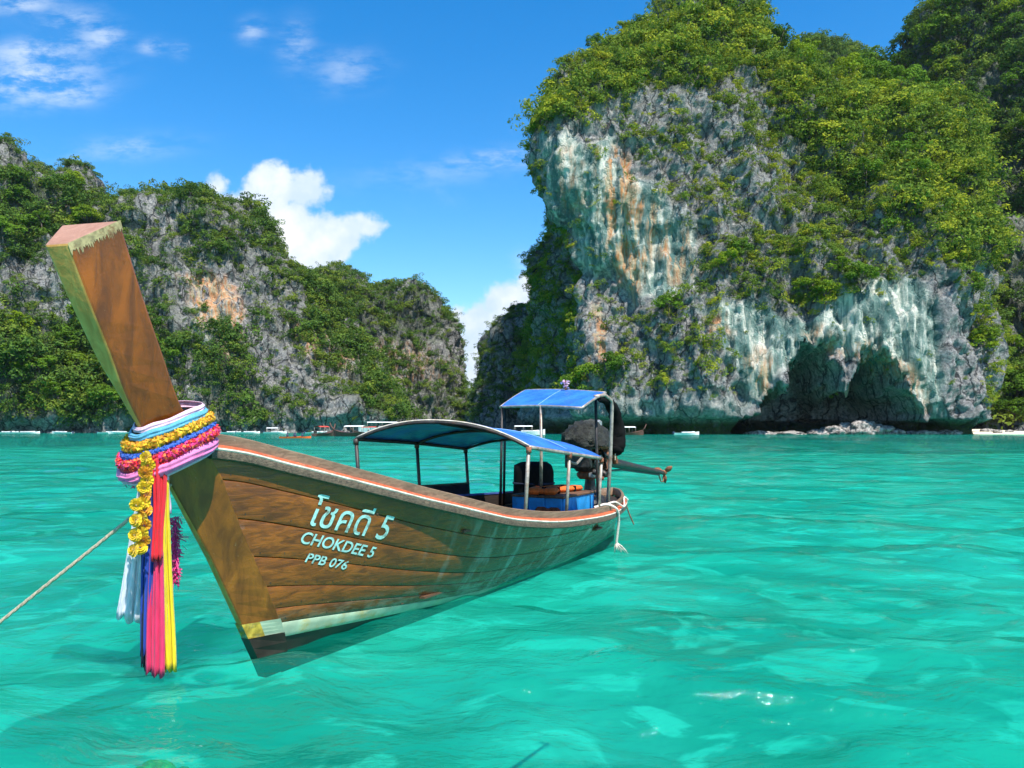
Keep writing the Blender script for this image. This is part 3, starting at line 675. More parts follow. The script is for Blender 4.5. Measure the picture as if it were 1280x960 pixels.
def shrubs(name, A, N, vfun, spacing, smin, smax, seed, label, extra=None, win=(0.0, 2.0), keep=1.0):
    r = np.random.default_rng(seed)
    px, py = to_px(A); d = vfun(A, N, px+10*fbm(A/6+seed, 3), py+12*fbm(A/6+seed+3, 3))
    Pf = A.reshape(-1, 3); Nf = N.reshape(-1, 3); df = d.ravel()
    ledge = 0.55+0.9*sstep(-0.15, 0.55, Nf[:, 2]); patch = 0.75+0.9*fbm(Pf/7+seed, 2)
    ok = (df > 0.01) & (Nf[:, 1] < 0.55) & (px.ravel() > -160) & (px.ravel() < 1420) & (py.ravel() > -160)
    acc = np.clip(df*np.where(df > .85, 1, ledge*patch), 0, 1)*((df >= win[0]) & (df < win[1]))*keep
    Pf, Nf, df, acc = Pf[ok], Nf[ok], df[ok], acc[ok]
    k = thin_points(Pf, spacing, r); k = k[r.random(len(k)) < acc[k]]; Pf, Nf, df = Pf[k], Nf[k], df[k]
    n = len(Pf); s = smin+(smax-smin)*r.random(n)**2.0; s *= 0.75+0.45*df
    if extra is not None: s *= extra(Pf)
    me = bpy.data.meshes.new(name); me.from_pydata((Pf+Nf*s[:, None]*0.12-np.array([0, 0, .12])*s[:, None]).tolist(), [], [])
    def put(nm, ty, data, key): a = me.attributes.new(nm, ty, 'POINT'); a.data.foreach_set(key, np.ascontiguousarray(data).ravel())
    put('pick', 'INT', (r.integers(0, 7, n)+(0 if A is HA else 7)).astype(np.int32), 'value')
    tilt = np.stack([-Nf[:, 1]*.5+r.normal(size=n)*.15, Nf[:, 0]*.5+r.normal(size=n)*.15, r.random(n)*6.28], -1)
    put('turn', 'FLOAT_VECTOR', tilt.astype(np.float32), 'vector')
    put('size', 'FLOAT_VECTOR', (s[:, None]*np.array([1, 1, .95])*(0.85+.3*r.random((n, 3)))).astype(np.float32), 'vector')
    o = bpy.data.objects.new(name, me); col.objects.link(o)
    md = o.modifiers.new('scatter', 'NODES'); md.node_group = SG
    tag(o, label, 'shrubs', kind='stuff'); print(name, n)
    return o
def vH(A, N, px, py): return zones(px, py, .5, VEG_H)
shrubs('headland_shrubbery', HA, HN, vH, 1.7, 0.8, 3.2, 11, 'yellow green shrubs scattered over the ledges of the cave headland', None, (0, .85))
shrubs('crest_shrubbery', HA, HN, vH, 3.1, 2.2, 5.2, 41, 'rounded shrubs packed over the crest and shoulder of the cave headland', None, (.85, 2), .58)
shrubs('crest_undergrowth', HA, HN, vH, 1.9, 1.0, 2.4, 42, 'low undergrowth between the shrubs on the headland crest', None, (.85, 2), .28)
shrubs('shore_shrubbery', LA, LN, vL, 2.2, 1.0, 3.8, 12, 'scattered shrubs on the rock of the long grey cliff behind the moored boats', None, (0, .75), .8)
shrubs('shore_thicket', LA, LN, vL, 3.6, 2.4, 6.0, 43, 'dense rounded thicket over the long cliff behind the moored boats', None, (.55, 2), .62)
shrubs('far_shrubbery', FA, FN, v2, 2.9, 1.4, 4.2, 13, 'small shrubs over the domed cliff beside the strait', None, (0, 2), .8)
shrubs('strait_shrubbery', SA, SN, vS, 2.4, 1.1, 3.2, 14, 'shrubs on the narrow cliff tucked beside the headland')
shrubs('hill_shrubbery', WA, WN, vF, 3.4, 2.0, 5.8, 15, 'undergrowth between the trees of the forested hill', None, (0, 2), .5)
shrubs('back_hill_shrubbery', BA, BN, vI, 4.0, 3.0, 6.0, 16, 'scrub on the low hill showing in the saddle')
shrubs('island_shrubbery', IA, IN, vI, 42.0, 28.0, 60.0, 17, 'green cover of the small far island in the strait')

def make_tree(k):
    """broad jungle tree of unit height: trunk, limbs and a clumped crown"""
    r = np.random.default_rng(100+k); t = empty('jungle_tree')
    n = 15+int(r.integers(0, 8)); cs = []; rs = []
    wide = .36+.16*r.random(); lean = r.normal(size=2)*.06
    for i in range(n):
        a = r.random()*6.28; q = math.sqrt(r.random())*wide; z = .60+.30*(1-(q/wide)**1.6)*r.random()+.1*r.random()-(.22*r.random() if q > wide*.7 else 0)
        cs.append((q*math.cos(a)+lean[0], q*math.sin(a)+lean[1], z)); rs.append(.10+.085*r.random())
    V, F = leaves(cs, rs, 105, .030, r, 0.72, .5)
    cr = mk('crown', V, F, M['leaf'], t)
    m = MB(); m.tube([(0, 0, -.12), (lean[0]*.3, lean[1]*.3, .2), (lean[0]*.8, lean[1]*.8, .48), (lean[0], lean[1], .66)], [.030, .024, .017, .008], 7)
    for c in cs[:7]: m.tube([(lean[0]*.5, lean[1]*.5, .34), (c[0]*.5, c[1]*.5, .5), c], [.012, .008, .003], 5)
    m.build('trunk', M['bark'], t, True)
    return t
trees = [make_tree(k) for k in range(8)]; tree_used = [False]*8
def copy_tree(src):
    c = src.copy(); col.objects.link(c)
    for ch in src.children:
        d = ch.copy(); col.objects.link(d); d.parent = c
    return c
tree_n = 0
def plant(p, height, label, group, r):
    global tree_n
    k = int(r.integers(0, 8)); o = trees[k] if not tree_used[k] else copy_tree(trees[k]); tree_used[k] = True
    o.location = tuple(p); o.scale = (height*(.9+.35*r.random()), height*(.9+.35*r.random()), height*(.85+.3*r.random())); o.rotation_euler = (r.normal()*.07, r.normal()*.07, r.random()*6.28)
    tag(o, label, 'tree', group); tree_n += 1
def plant_many(A, N, region, n, spacing, hmin, hmax, seed, label, group):
    r = np.random.default_rng(seed); px, py = to_px(A); ok = (inpoly(px, py, region) > 0) & (N[..., 1] < 0.5)
    Pf = A[ok]; k = thin_points(Pf, spacing, r)[:n]
    for q in Pf[k]: plant(q, hmin+(hmax-hmin)*r.random()**1.5, label, group, r)
def plant_at(A, spots, label, group, seed):
    r = np.random.default_rng(seed); px, py = to_px(A); Af = A.reshape(-1, 3)
    for (x, y, h) in spots:
        q = np.hypot(px-x, py-y).ravel()+(A[..., 1].ravel()-240)*.02; plant(Af[np.argmin(q)], h, label, group, r)
plant_many(WA, WN, [(1085,95),(1110,66),(1150,58),(1178,10),(1230,-60),(1400,-120),(1400,330),(1230,330),(1180,300),(1130,220)], 92, 9.5, 14, 22, 21, 'tall dark green tree on the forested hill behind the headland', 'trees on the forested hill')
plant_many(WA, WN, [(1225,440),(1400,420),(1400,535),(1225,535)], 12, 7.0, 10, 16, 22, 'leafy tree standing at the back of the little beach', 'trees behind the beach')
plant_many(HA, HN, [(960,90),(1010,90),(1090,110),(1190,140),(1200,330),(1100,330),(1060,300),(1010,250),(985,190)], 52, 8.5, 10, 18, 23, 'broad tree on the wooded shoulder between headland crest and hill', 'trees on the wooded shoulder')
plant_many(HA, HN, [(690,120),(760,60),(860,22),(940,28),(965,90),(880,70),(800,90),(730,130)], 20, 7.5, 5, 9, 24, 'bushy tree on the rounded crest of the cave headland', 'trees on the headland crest')
plant_at(HA, [(674,178,9),(700,118,8),(745,70,9),(780,48,8),(902,22,10),(930,28,11)], 'small tree leaning out over the headland rim against the sky', 'trees on the headland rim', 25)
plant_at(HA, [(982,70,15)], 'single rounded tree standing in the saddle beside the headland crest', None, 26)
plant_at(HA, [(836,402,10)], 'lone green tree growing out of the bare cliff below orange streaks', None, 27)
plant_at(HA, [(1010,375,9),(1030,385,9),(1050,358,11),(1075,365,10),(905,345,8),(925,330,9)], 'leafy tree clinging to the ledge above the cave mouth', 'trees above the cave', 28)
plant_at(HA, [(1215,410,10),(1226,455,11),(1208,380,9),(1228,440,9)], 'tree hanging off the outer corner of the headland beside the dark gully', 'trees on the headland corner', 29)
plant_at(HA, [(740,492,11),(765,485,12),(720,500,10),(700,505,9),(675,505,9)], 'bright green tree at the foot of the headland behind the stern canopy', 'trees at the headland foot', 30)
plant_many(LA, LN, [(0,410),(150,405),(215,450),(225,520),(0,520)], 40, 9.0, 10, 16, 31, 'round green tree in the jungle at the foot of the long cliff', 'jungle trees under the long cliff')
plant_many(LA, LN, [(0,225),(90,245),(130,285),(90,320),(0,330)], 12, 9.0, 9, 14, 32, 'green tree in the gully below the dark rocky peak', 'trees below the dark peak')
plant_many(LA, LN, [(375,350),(400,360),(455,440),(505,525),(470,525),(425,450)], 16, 8.0, 8, 13, 33, 'bright green tree along the ridge dividing the two cliffs', 'trees on the dividing ridge')
print('trees', tree_n)

# boulders on the ledge before the cave and on the beach
def boulder(c, s, seed, label, group=None):
    r = np.random.default_rng(seed)
    import bmesh
    bm = bmesh.new(); bmesh.ops.create_icosphere(bm, subdivisions=4, radius=1.0)
    V = np.array([v.co[:] for v in bm.verts]); F = np.array([[v.index for v in f.verts] for f in bm.faces]); bm.free()
    d = 1+.35*fbm(V*1.2+seed, 3)+.22*ridged(V*2.6+seed, 3)-.1
    V = V*d[:, None]*np.array(s); o = mk('boulder', V, F, M['boulder']); o.location = c; o.rotation_euler = (0, 0, r.random()*6)
    tag(o, label, 'rock', group); return o
m, t, b, o_ = newmat('shore_boulder'); v = t.node('ShaderNodeTexCoord').outputs['Object']; f_ = t.noise(v, 0.9, 7, 0.68)
t.put(b.inputs['Base Color'], t.mix(t.mapr(f_, 0.36, 0.64), (0.06, 0.055, 0.05), (0.50, 0.46, 0.42))); b.inputs['Roughness'].default_value = 0.85
t.put(b.inputs['Normal'], t.bump(t.noise(v, 2.2, 6, 0.7), 0.6)); M['boulder'] = m
LB = 'jagged grey boulder on the ledge before the sea cave'
for i, (px, py, Y, s) in enumerate([(1040,538,246,(4.2,3,1.6)),(1058,536,248,(3.4,3,2.2)),(1078,535,246,(4.6,3.4,2.9)),(1098,537,246,(4.0,3,1.9)),(1022,540,245,(3,2.4,1.1)),(1120,540,246,(3.2,2.5,1.2)),(985,541,247,(5,2.6,1.0)),(950,541,246,(4.4,2.6,1.0)),(1150,541,245,(5,2.5,1.1)),(1185,541,246,(4,2.5,1.2))]):
    q = P(px, py, Y); boulder((q[0], q[1], max(q[2]-.5, .0)), s, 60+i, LB, 'boulders before the cave')
for i, (px, Y, s) in enumerate([(1247,264,(1.6,1.2,.8)),(1262,268,(1.2,1.1,.7)),(1235,272,(2.2,1.6,1.1))]):
    boulder(((px-640)/FPX*Y, Y, .7), s, 80+i, 'dark boulder lying on the white sand', 'boulders on the beach')

# coral head just under the surface before the bow
cq = np.array([(205-640)/FPX*4.35, 4.35]); o = boulder((cq[0], cq[1], -.30), (.10, .22, .17), 91, 'yellowish coral head under the water before the bow'); o.name = 'coral_head'
o['category'] = 'coral'; o.data.materials[0] = plain('coral', (0.55, 0.42, 0.12), 0.9, var=0.5, scale=12)

# ------------------------------------------------------------------ the longtail boat (boat frame: u aft along the keel, v to the lettered side, z up)
BO = np.array([(325-640)/FPX*(EYE*FPX/(825-HZ)), EYE*FPX/(825-HZ)])
BANG = math.atan2(0.883, 0.47); BD = np.array([math.cos(BANG), math.sin(BANG)]); BN_ = np.array([BD[1], -BD[0]])
def unp(px, py, v):                      # photograph point -> (u, z) on the plane at breadth v of the boat
    r = (px-640)/FPX; q = BO+v*BN_; u = (r*q[1]-q[0])/(BD[0]-r*BD[1]); p = q+u*BD
    return u, EYE+(HZ-py)/FPX*p[1]
def L(u, v, z): return (u, -v, z)        # boat frame -> local axes of a thing that shares the boat's heading
def world(u, v, z): p = BO+u*BD+v*BN_; return (p[0], p[1], z)
w_ = pchip([-1.0,-.68,-.4,0.3,1,2.4,3.6,5,6.2,6.9,7.35,7.65,7.8],[.17,.19,.22,.43,.63,.92,1.0,.93,.70,.50,.32,.16,.02])
s_ = pchip([-.8,-.4,0,.4,.8,1.2,1.6,2,2.4,2.8,3.2,3.6,4,4.8,5.6,6.4,7.2,7.8],[1.70,1.645,1.54,1.43,1.32,1.21,1.11,1.01,.92,.86,.81,.775,.75,.71,.69,.685,.70,.73])
wl_ = pchip([0,.2,.56,1.54,2.8,4,5,6.5,7.3,7.8],[.03,.05,.10,.21,.345,.336,.287,.14,.03,.0])
def hv(u, z):
    u = np.asarray(u, float); z = np.asarray(z, float); s = s_(u); a = wl_(u); b = w_(u); t = np.clip(z/s, 0, 1)
    return np.where(z >= 0, a+(b-a)*t**0.72, a*np.clip(1+z/0.17, 0.02, 1))
def huz(px, py, off=0.0):
    v = 0.4
    for _ in range(25): u, z = unp(px, py, v); v = 0.5*v+0.5*(float(hv(u, z))+off)
    return u, z
RL = [(258,561),(277,598),(300,659),(322,709),(349,776)]
ru, rz_ = zip(*[huz(*q) for q in RL]); ru = list(ru); rz_ = list(rz_)
ru.append(ru[-1]+.13); rz_.append(0.02); ru.append(ru[-1]+.06); rz_.append(-.36)
stem_u = lambda z: float(np.interp(z, rz_[::-1], ru[::-1]))

boat = empty('longtail_boat', world(0, 0, 0), BANG)
tag(boat, 'brown wooden longtail boat with high prow, blue canopies and painted name', 'boat')
TS = [1.0, .865, .70, .53, .385, .27, .19]; TM = [1.0, .76, .54, .37, .25, .175, .115]
NU = 90
def row(ts, tm, off):                    # points of one seam line from stem to stern
    u = 0.0
    for _ in range(40): u = 0.5*u+0.5*stem_u(ts*float(s_(u)))
    us = u+(7.8-u)*np.linspace(0, 1, NU)**1.0
    k = sstep(0, 3.0, us-u); z = (ts+(tm-ts)*k)*s_(us)
    return us, z, off
def strake(name, lo, hi, side, mat, thick=0.028, pr=0.0):
    rows = []
    for f, off in ((0.0, -0.012), (0.02, -0.002), (0.05, 0.0), (0.3, .001), (0.6, .001), (0.95, 0.0), (0.98, -0.002), (1.0, -0.012)):
        ts = lo[0]+(hi[0]-lo[0])*f; tm = lo[1]+(hi[1]-lo[1])*f
        us, z, o = row(ts, tm, off); rows.append((us, z, np.maximum(hv(us, z)+o+pr, 0.004)))
    V = []
    for us, z, vv in rows: V += [(us[i], -side*vv[i], z[i]) for i in range(NU)]
    for us, z, vv in (rows[-1], rows[0]): V += [(us[i], -side*max(vv[i]-thick, 0.002), z[i]) for i in range(NU)]
    n = len(rows)+2; F = []
    for r in range(n):
        for i in range(NU-1):
            q = (r*NU+i, r*NU+i+1, ((r+1) % n)*NU+i+1, ((r+1) % n)*NU+i); F.append(q if side > 0 else q[::-1])
    F.append(tuple(r*NU for r in range(n))); F.append(tuple(r*NU+NU-1 for r in range(n)))
    o = mk(name, V, F, mat, boat); return smooth_by_angle(o, 35)
for side in (1, -1):
    for j in range(6): strake('hull_plank', (TS[j+1], TM[j+1]), (TS[j], TM[j]), side, M['plank'])
    strake('waterline_stripe', (.105, .050), (TS[6], TM[6]), side, M['boot'])
    # dark bottom down to the keel
    V = []; us = np.concatenate([[stem_u(z) for z in (.18,)], np.linspace(.2, 7.8, NU-1)])
    lv = [None, 0.0, -.04, -.08, -.12, -.16]
    for q in lv:
        for i in range(NU):
            if q is None: a, z, _ = row(.105, .050, 0); u = a[i]; zz = z[i]
            else: zz = q; u0 = stem_u(q); u = u0+(7.8-u0)*i/(NU-1)
            V.append((u, -side*max(float(hv(u, zz))-.006, .002), zz))
    F = []
    for r in range(len(lv)-1):
        for i in range(NU-1):
            q = (r*NU+i, r*NU+i+1, (r+1)*NU+i+1, (r+1)*NU+i); F.append(q if side < 0 else q[::-1])
    mk('bottom_plank', V, F, M['bottom'], boat)

# rows of nail heads along the seams
m = MB(); rn = random.Random(2)
for j in range(1, 7):
    for side in (1,):
        us, z, _ = row(TS[j], TM[j], 0)
        for u in np.arange(us[0]+.05, 6.8, .19):
            zz = float(np.interp(u, us, z))+.035+rn.uniform(-.006, .006); u2 = u+rn.uniform(-.02, .02); v = float(hv(u2, zz))+.0015; r_ = .0075
            m.add([(u2+r_*math.cos(a), -v, zz+r_*math.sin(a)) for a in np.linspace(0, 6.28, 7)[:-1]], [tuple(range(6))])
q = m.build('nail_heads', M['blackmetal'], boat); q['kind'] = 'stuff'
# stem board and the tall prow
Lp = [(55,306),(97,400),(127,460),(147,492),(180,550),(209,604),(259,697),(318,824)]
Fp = [(84,304),(112,377),(140,447),(157,495),(187,553),(213,604),(263,697),(322,824)]
Rp = [(150,275),(176,360),(205,445),(226,505),(258,561)]
def wedge(name, lead, trail, mat_side, mat_lead, mat_top, topback=None, far=None):
    """lead: (u, z, half) from the top down; trail likewise -> tapering board with its own leading face"""
    n = len(lead); V = []
    for (u, z, h), (u2, z2, h2) in zip(lead, trail):
        V += [(u, h, z), (u, -h, z), (u2, -h2, z2), (u2, h2, z2)]      # far lead, near lead, near trail, far trail
    if topback: V[3] = topback
    if far:
        for i, (u, z, h) in enumerate(far): V[4*i] = (u, h, z)
    F = []; mi = []
    for i in range(n-1):
        a = i*4; b = a+4
        F += [(a, a+1, b+1, b), (a+1, a+2, b+2, b+1), (a+2, a+3, b+3, b+2), (a+3, a, b, b+3)]; mi += [1, 0, 0, 0]
    F.append((3, 2, 1, 0)); mi.append(2); F.append((n*4-4, n*4-3, n*4-2, n*4-1)); mi.append(0)
    o = mk(name, V, F, [mat_side, mat_lead, mat_top], boat, False)
    o.data.polygons.foreach_set('material_index', mi)
    bv = o.modifiers.new('edge', 'BEVEL'); bv.width = 0.014; bv.segments = 2; bv.limit_method = 'ANGLE'; bv.angle_limit = R(25)
    return o
def ip(pts, n):
    pts = np.array(pts, float); d = np.concatenate([[0], np.cumsum(np.hypot(*np.diff(pts, axis=0).T))]); q = np.linspace(0, d[-1], n)
    f = [pchip(d, pts[:, k]) for k in (0, 1)]; return list(zip(f[0](q), f[1](q)))
lead = []; trail = []; far = []; NP = 14
for (x, y), (x2, y2), (x3, y3) in zip(ip(Fp[:5], NP), ip(Rp, NP), ip(Lp[:5], NP)):
    k = len(lead)/(NP-1)
    h = float(np.interp(k, [0, .38, .57, .76, 1], [.068, .066, .055, .030, .012])); u, z = unp(x, y, h); lead.append((u, z, h)); u, z = unp(x3, y3, -h); far.append((u, z, h))
    h2 = .205-.03*k; u, z = unp(x2, y2, h2); trail.append((u, z, h2))
ub, zb = unp(77, 281, -.205)
wedge('prow', lead, trail, M['prow'], M['prow_edge'], M['prow_top'], (ub, .205, zb), far)
lead2 = [lead[-1]]; trail2 = [trail[-1]]
fz = [unp(x, y, .03) for x, y in Fp[4:]]; fz.append((.14, -.38)); fz = fz[::-1]
lead_u = lambda z: float(np.interp(z, [q[1] for q in fz], [q[0] for q in fz]))
for z in np.linspace(1.60, -.14, 20):
    ua = stem_u(z); lead2.append((lead_u(z), z, .016+.014*min(1, max(0, (1.6-z)/.6)))); trail2.append((ua+.012, z, float(hv(ua, z))+.007))
wedge('stem_board', lead2, trail2, M['stem'], M['prow_edge'], M['prow_top'])
# dark foot and the pale band crossing the stem
def stem_band(name, ya, yb, mat, frac=(0.0, 1.0), pr=.004):
    V = []; F = []; zz = np.linspace(unp(*ya, .03)[1], max(unp(*yb, .03)[1], -.138), 5)
    for side in (1, -1):
        b0 = len(V)
        for z in zz:
            u0, u1 = lead_u(z), stem_u(z)+.012; h0, h1 = .030, float(hv(stem_u(z), z))+.007
            for f in frac: V.append((u0+(u1-u0)*f-.004*(f == 0), -side*(h0+(h1-h0)*f+pr), z))
        for k in range(4): q = (b0+2*k, b0+2*k+2, b0+2*k+3, b0+2*k+1); F.append(q if side > 0 else q[::-1])
    for k in range(4): F.append((2*k, 10+2*k, 12+2*k, 2+2*k))
    return mk(name, V, F, mat, boat, False)
stem_band('stem_stripe', (308,779), (315,797), M['boot'])
stem_band('yellow_patch', (308,779), (315,797), M['yellowpatch'], (0.0, .45), .006)
stem_band('stem_foot', (315,797), (340,900), M['bottom'], (0.0, 1.0), .012)
# flaking cream paint collar under the prow tip
V = []; F = []; rr = np.random.default_rng(5); NPT = 70
for k in range(NPT):
    f = k/(NPT-1); (u0, z0, h0), (u1, z1, h1) = lead[0], trail[0]; (u2, z2, h2), (u3, z3, h3) = lead[1], trail[1]
    top = np.array([u0+(u1-u0)*f, -(h0+(h1-h0)*f+.003), z0+(z1-z0)*f]); low = np.array([u2+(u3-u2)*f, -(h2+(h3-h2)*f+.003), z2+(z3-z2)*f])
    d = (low-top)*(0.50*(1-.3*f)+.45*rr.random()**2); V += [tuple(top), tuple(top+d)]
F = [(2*k, 2*k+1, 2*k+3, 2*k+2) for k in range(NPT-1)]
mk('flaking_paint', V, F, M['prow_paint'], boat, False)

# gunwale: rub rail, white line, orange stripe and wooden coaming, swept along each side
UG = np.concatenate([np.linspace(-.66, 6.6, 80), np.linspace(6.65, 7.79, 34)])
def sweep(name, prof, side, mat, us=UG, smooth=False, dz=None):
    V = []; n = len(prof); wv = w_(us); sv = s_(us)
    du = np.gradient(us); dw = np.gradient(wv); l = np.hypot(du, dw); nu, nv = -dw/l, du/l     # outward normal in plan
    for i in range(len(us)):
        zz = sv[i]+(dz(us[i]) if dz else 0)
        for (a, z) in prof: V.append((us[i]+nu[i]*a, -side*max(wv[i]+nv[i]*a, 0.0), zz+z))
    F = []
    for i in range(len(us)-1):
        for k in range(n):
            q = (i*n+k, i*n+(k+1) % n, (i+1)*n+(k+1) % n, (i+1)*n+k); F.append(q if side < 0 else q[::-1])
    F.append(tuple(range(n))); F.append(tuple((len(us)-1)*n+k for k in range(n)))
    o = mk(name, V, F, mat, boat, smooth); return smooth_by_angle(o, 40)
for side in (1, -1):
    sweep('rub_rail', [(-.01,-.085),(.030,-.090),(.046,-.080),(.050,-.050),(.046,-.026),(-.01,-.024)], side, M['rubrail'])
    sweep('white_line', [(-.008,-.0235),(.045,-.0255),(.050,-.016),(.044,-.006),(-.008,-.004)], side, M['whiteline'])
    sweep('orange_stripe', [(-.006,-.0035),(.043,-.0055),(.030,.014),(-.006,.018)], side, M['orange'])
    sweep('coaming', [(-.045,-.03),(-.0065,-.03),(-.004,.088),(-.010,.094),(-.040,.094),(-.045,.088)], side, M['rail'])
    V = []; us = np.linspace(.1, 7.6, 60); fr_ = np.linspace(0, 1, 12)
    for u in us:
        for f in fr_: z = .04+(float(s_(u))-.0-.04)*f; V.append((u, -side*max(float(hv(u, z))-.047, .001), z))
    F = []
    for i in range(59):
        for k in range(11):
            q = (i*12+k, i*12+k+1, (i+1)*12+k+1, (i+1)*12+k); F.append(q if side < 0 else q[::-1])
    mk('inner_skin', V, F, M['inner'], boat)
# raised side board along the far side, blue on top
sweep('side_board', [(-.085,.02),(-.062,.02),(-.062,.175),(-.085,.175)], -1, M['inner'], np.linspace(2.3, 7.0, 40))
sweep('side_board_rail', [(-.094,.176),(-.054,.176),(-.054,.200),(-.094,.200)], -1, M['bluerail'], np.linspace(2.3, 7.0, 40))
# floor boards, thwarts and ribs
for k in range(9):
    v0 = -.40+.1*k-.047
    MB().box(L(3.5, v0+.047, .16+.015*abs(k-4)), (5.6-.45*abs(k-4), .094, .02)).build('floor_board', M['deck'], boat)
for u in (.9, 1.9, 5.0):
    MB().box(L(u, 0, float(s_(u))-.20), (.22, 2*float(w_(u))-.16, .03), bev=.006).build('thwart', M['deck'], boat)
for u in np.arange(.6, 7.0, .55):
    for side in (1, -1):
        zz = np.linspace(.05, float(s_(u))-.04, 9); hh = hv(np.full(9, u), zz)-.05
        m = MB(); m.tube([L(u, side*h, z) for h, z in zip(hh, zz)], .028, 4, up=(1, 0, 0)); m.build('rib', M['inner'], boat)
# foredeck planks
for k in range(5):
    u0 = -.52+.3*k; u1 = u0+.294; V = []
    for u in (u0, u1):
        h = float(w_(u))-.06; z = float(s_(u))-.06
        V += [(u, -h, z), (u, h, z), (u, -h, z-.03), (u, h, z-.03)]
    mk('deck_plank', V, [(0, 1, 5, 4), (2, 6, 7, 3), (0, 4, 6, 2), (1, 3, 7, 5), (0, 2, 3, 1), (4, 5, 7, 6)], M['deck'], boat, False)
# stern deck under the engine
V = []; us = np.linspace(5.9, 7.7, 14)
for u in us:
    h = max(float(w_(u))-.06, .01); z = float(s_(u))-.04
    V += [(u, -h, z), (u, h, z)]
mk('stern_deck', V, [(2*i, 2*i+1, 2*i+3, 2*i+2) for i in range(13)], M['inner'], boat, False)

# ---- main canopy
Cf = [unp(445,549,-.95), unp(521,554,-.95), unp(582,561,-.95)]; Cn = [unp(661,559,.95), unp(712,567,.95), unp(752,573,.95)]
def rib_pt(i, f, lift=0.0):              # i: 0..2 along the canopy (may be fractional), f: 0 far .. 1 near
    g = lambda A, k: np.interp(i, [0, 1, 2], [a[k] for a in A])
    a = np.array([g(Cf, 0), -.95, g(Cf, 1)]); b = np.array([g(Cn, 0), .95, g(Cn, 1)])
    p = a+(b-a)*f; p[2] += (.225-.02*i)*(1-abs(2*f-1)**2.2)+lift
    return L(*p)
def sheet(fn, na, nb, thick, name, mat, parent):
    V = []; F = []
    for s in (0, 1):
        for i in range(na+1):
            for j in range(nb+1): q = fn(i/na, j/nb); V.append((q[0], q[1], q[2]-s*thick))
    n = (na+1)*(nb+1); ix = lambda s, i, j: s*n+i*(nb+1)+j
    for i in range(na):
        for j in range(nb):
            F += [(ix(0,i,j), ix(0,i+1,j), ix(0,i+1,j+1), ix(0,i,j+1)), (ix(1,i,j+1), ix(1,i+1,j+1), ix(1,i+1,j), ix(1,i,j))]
    for i in range(na): F += [(ix(0,i,0), ix(1,i,0), ix(1,i+1,0), ix(0,i+1,0)), (ix(0,i+1,nb), ix(1,i+1,nb), ix(1,i,nb), ix(0,i,nb))]
    for j in range(nb): F += [(ix(0,0,j+1), ix(1,0,j+1), ix(1,0,j), ix(0,0,j)), (ix(0,na,j), ix(1,na,j), ix(1,na,j+1), ix(0,na,j+1))]
    o = mk(name, V, F, mat, parent); return smooth_by_angle(o, 50)
def can(a, b):
    q = rib_pt(a*2.08-.04, b, .024); sag = -.012*math.sin(a*2*math.pi)**2*math.sin(b*math.pi)
    return (q[0], q[1], q[2]+sag+.004*math.sin(b*37+a*5))
cnp = sheet(can, 30, 40, .012, 'canopy', M['bluetarp'], boat)
MB().tube([Vector(rib_pt(1.0, f, .032)) for f in np.linspace(.02, .98, 24)], .007, 5).build('seam', M['seam'], cnp, True)
MB().tube([Vector(rib_pt(-.05, f, .018)) for f in np.linspace(0, 1, 30)], .008, 6).build('hem', M['whiteline'], cnp, True)
for i in (0, 1, 2):
    MB().tube([Vector(rib_pt(i, f, -.005)) for f in np.linspace(0, 1, 26)], .017, 6).build('canopy_rib', M['blackmetal'], boat, True)
for f, m_ in ((0, 'blackmetal'), (1, 'steel')):
    MB().tube([Vector(rib_pt(i, f)) for i in np.linspace(-.05, 2.06, 10)], .022, 7).build('eave_rail', M[m_], boat, True)
MB().tube([Vector(rib_pt(i, .5, -.014)) for i in np.linspace(0, 2, 8)], .014, 6).build('ridge_rail', M['blackmetal'], boat, True)
for i in range(3):
    for f, m_ in ((0, 'blackmetal'), (1, 'steel')):
        p = Vector(rib_pt(i, f)); q = Vector((p.x, (.88 if f == 0 else -.90), float(s_(p.x))-.1))
        MB().tube([p, q], .021, 8).build('canopy_post', M[m_], boat, True)
        MB().lathe([(.030, -.03), (.030, .035)], (p.x, p.y, p.z-.03), n=8).build('clamp', M['rust' if f else 'blackmetal'], boat, True)
# dark curtain and rail between the far posts
pa, pb = Vector(rib_pt(.85, 0)), Vector(rib_pt(2, 0)); za, zb2 = 1.10, 1.06
MB().tube([(pa.x-.6, .9, za+.03), (pa.x, .9, za), (pb.x, .9, zb2)], .014, 6).build('guard_rail', M['blackmetal'], boat, True)
sheet(lambda a, b: (pa.x+(pb.x-pa.x)*a, .895+.02*math.sin(a*19), (za+(zb2-za)*a-.01)*(1-b)+b*.84), 26, 4, .006, 'side_curtain', M['darkcloth'], boat)

# ---- small stern canopy
S0 = [unp(625,508,-.8), unp(727,509,.8), unp(757,490,.8), unp(657,487,-.8)]
q4 = [np.array([S0[k][0], (-.8, .8, .8, -.8)[k], S0[k][1]]) for k in range(4)]
def can2(a, b):
    p = (q4[0]*(1-b)+q4[1]*b)*(1-a)+(q4[3]*(1-b)+q4[2]*b)*a; p[2] += .012*math.sin(math.pi*a)+.02*math.sin(math.pi*b)
    return L(*p)
c2_ = sheet(can2, 14, 20, .012, 'stern_canopy', M['bluetarp'], boat)
MB().tube([Vector(can2(a, .5)) + Vector((0, 0, .004)) for a in np.linspace(0, 1, 10)], .006, 5).build('seam', M['seam'], c2_, True)
for a in (0, 1): MB().tube([Vector(can2(a, b))-Vector((0, 0, .012)) for b in np.linspace(0, 1, 14)], .018, 6).build('canopy_rib', M['steel'], boat, True)
for b in (0, 1): MB().tube([Vector(can2(a, b))-Vector((0, 0, .012)) for a in np.linspace(0, 1, 8)], .018, 6).build('canopy_rib', M['steel'], boat, True)
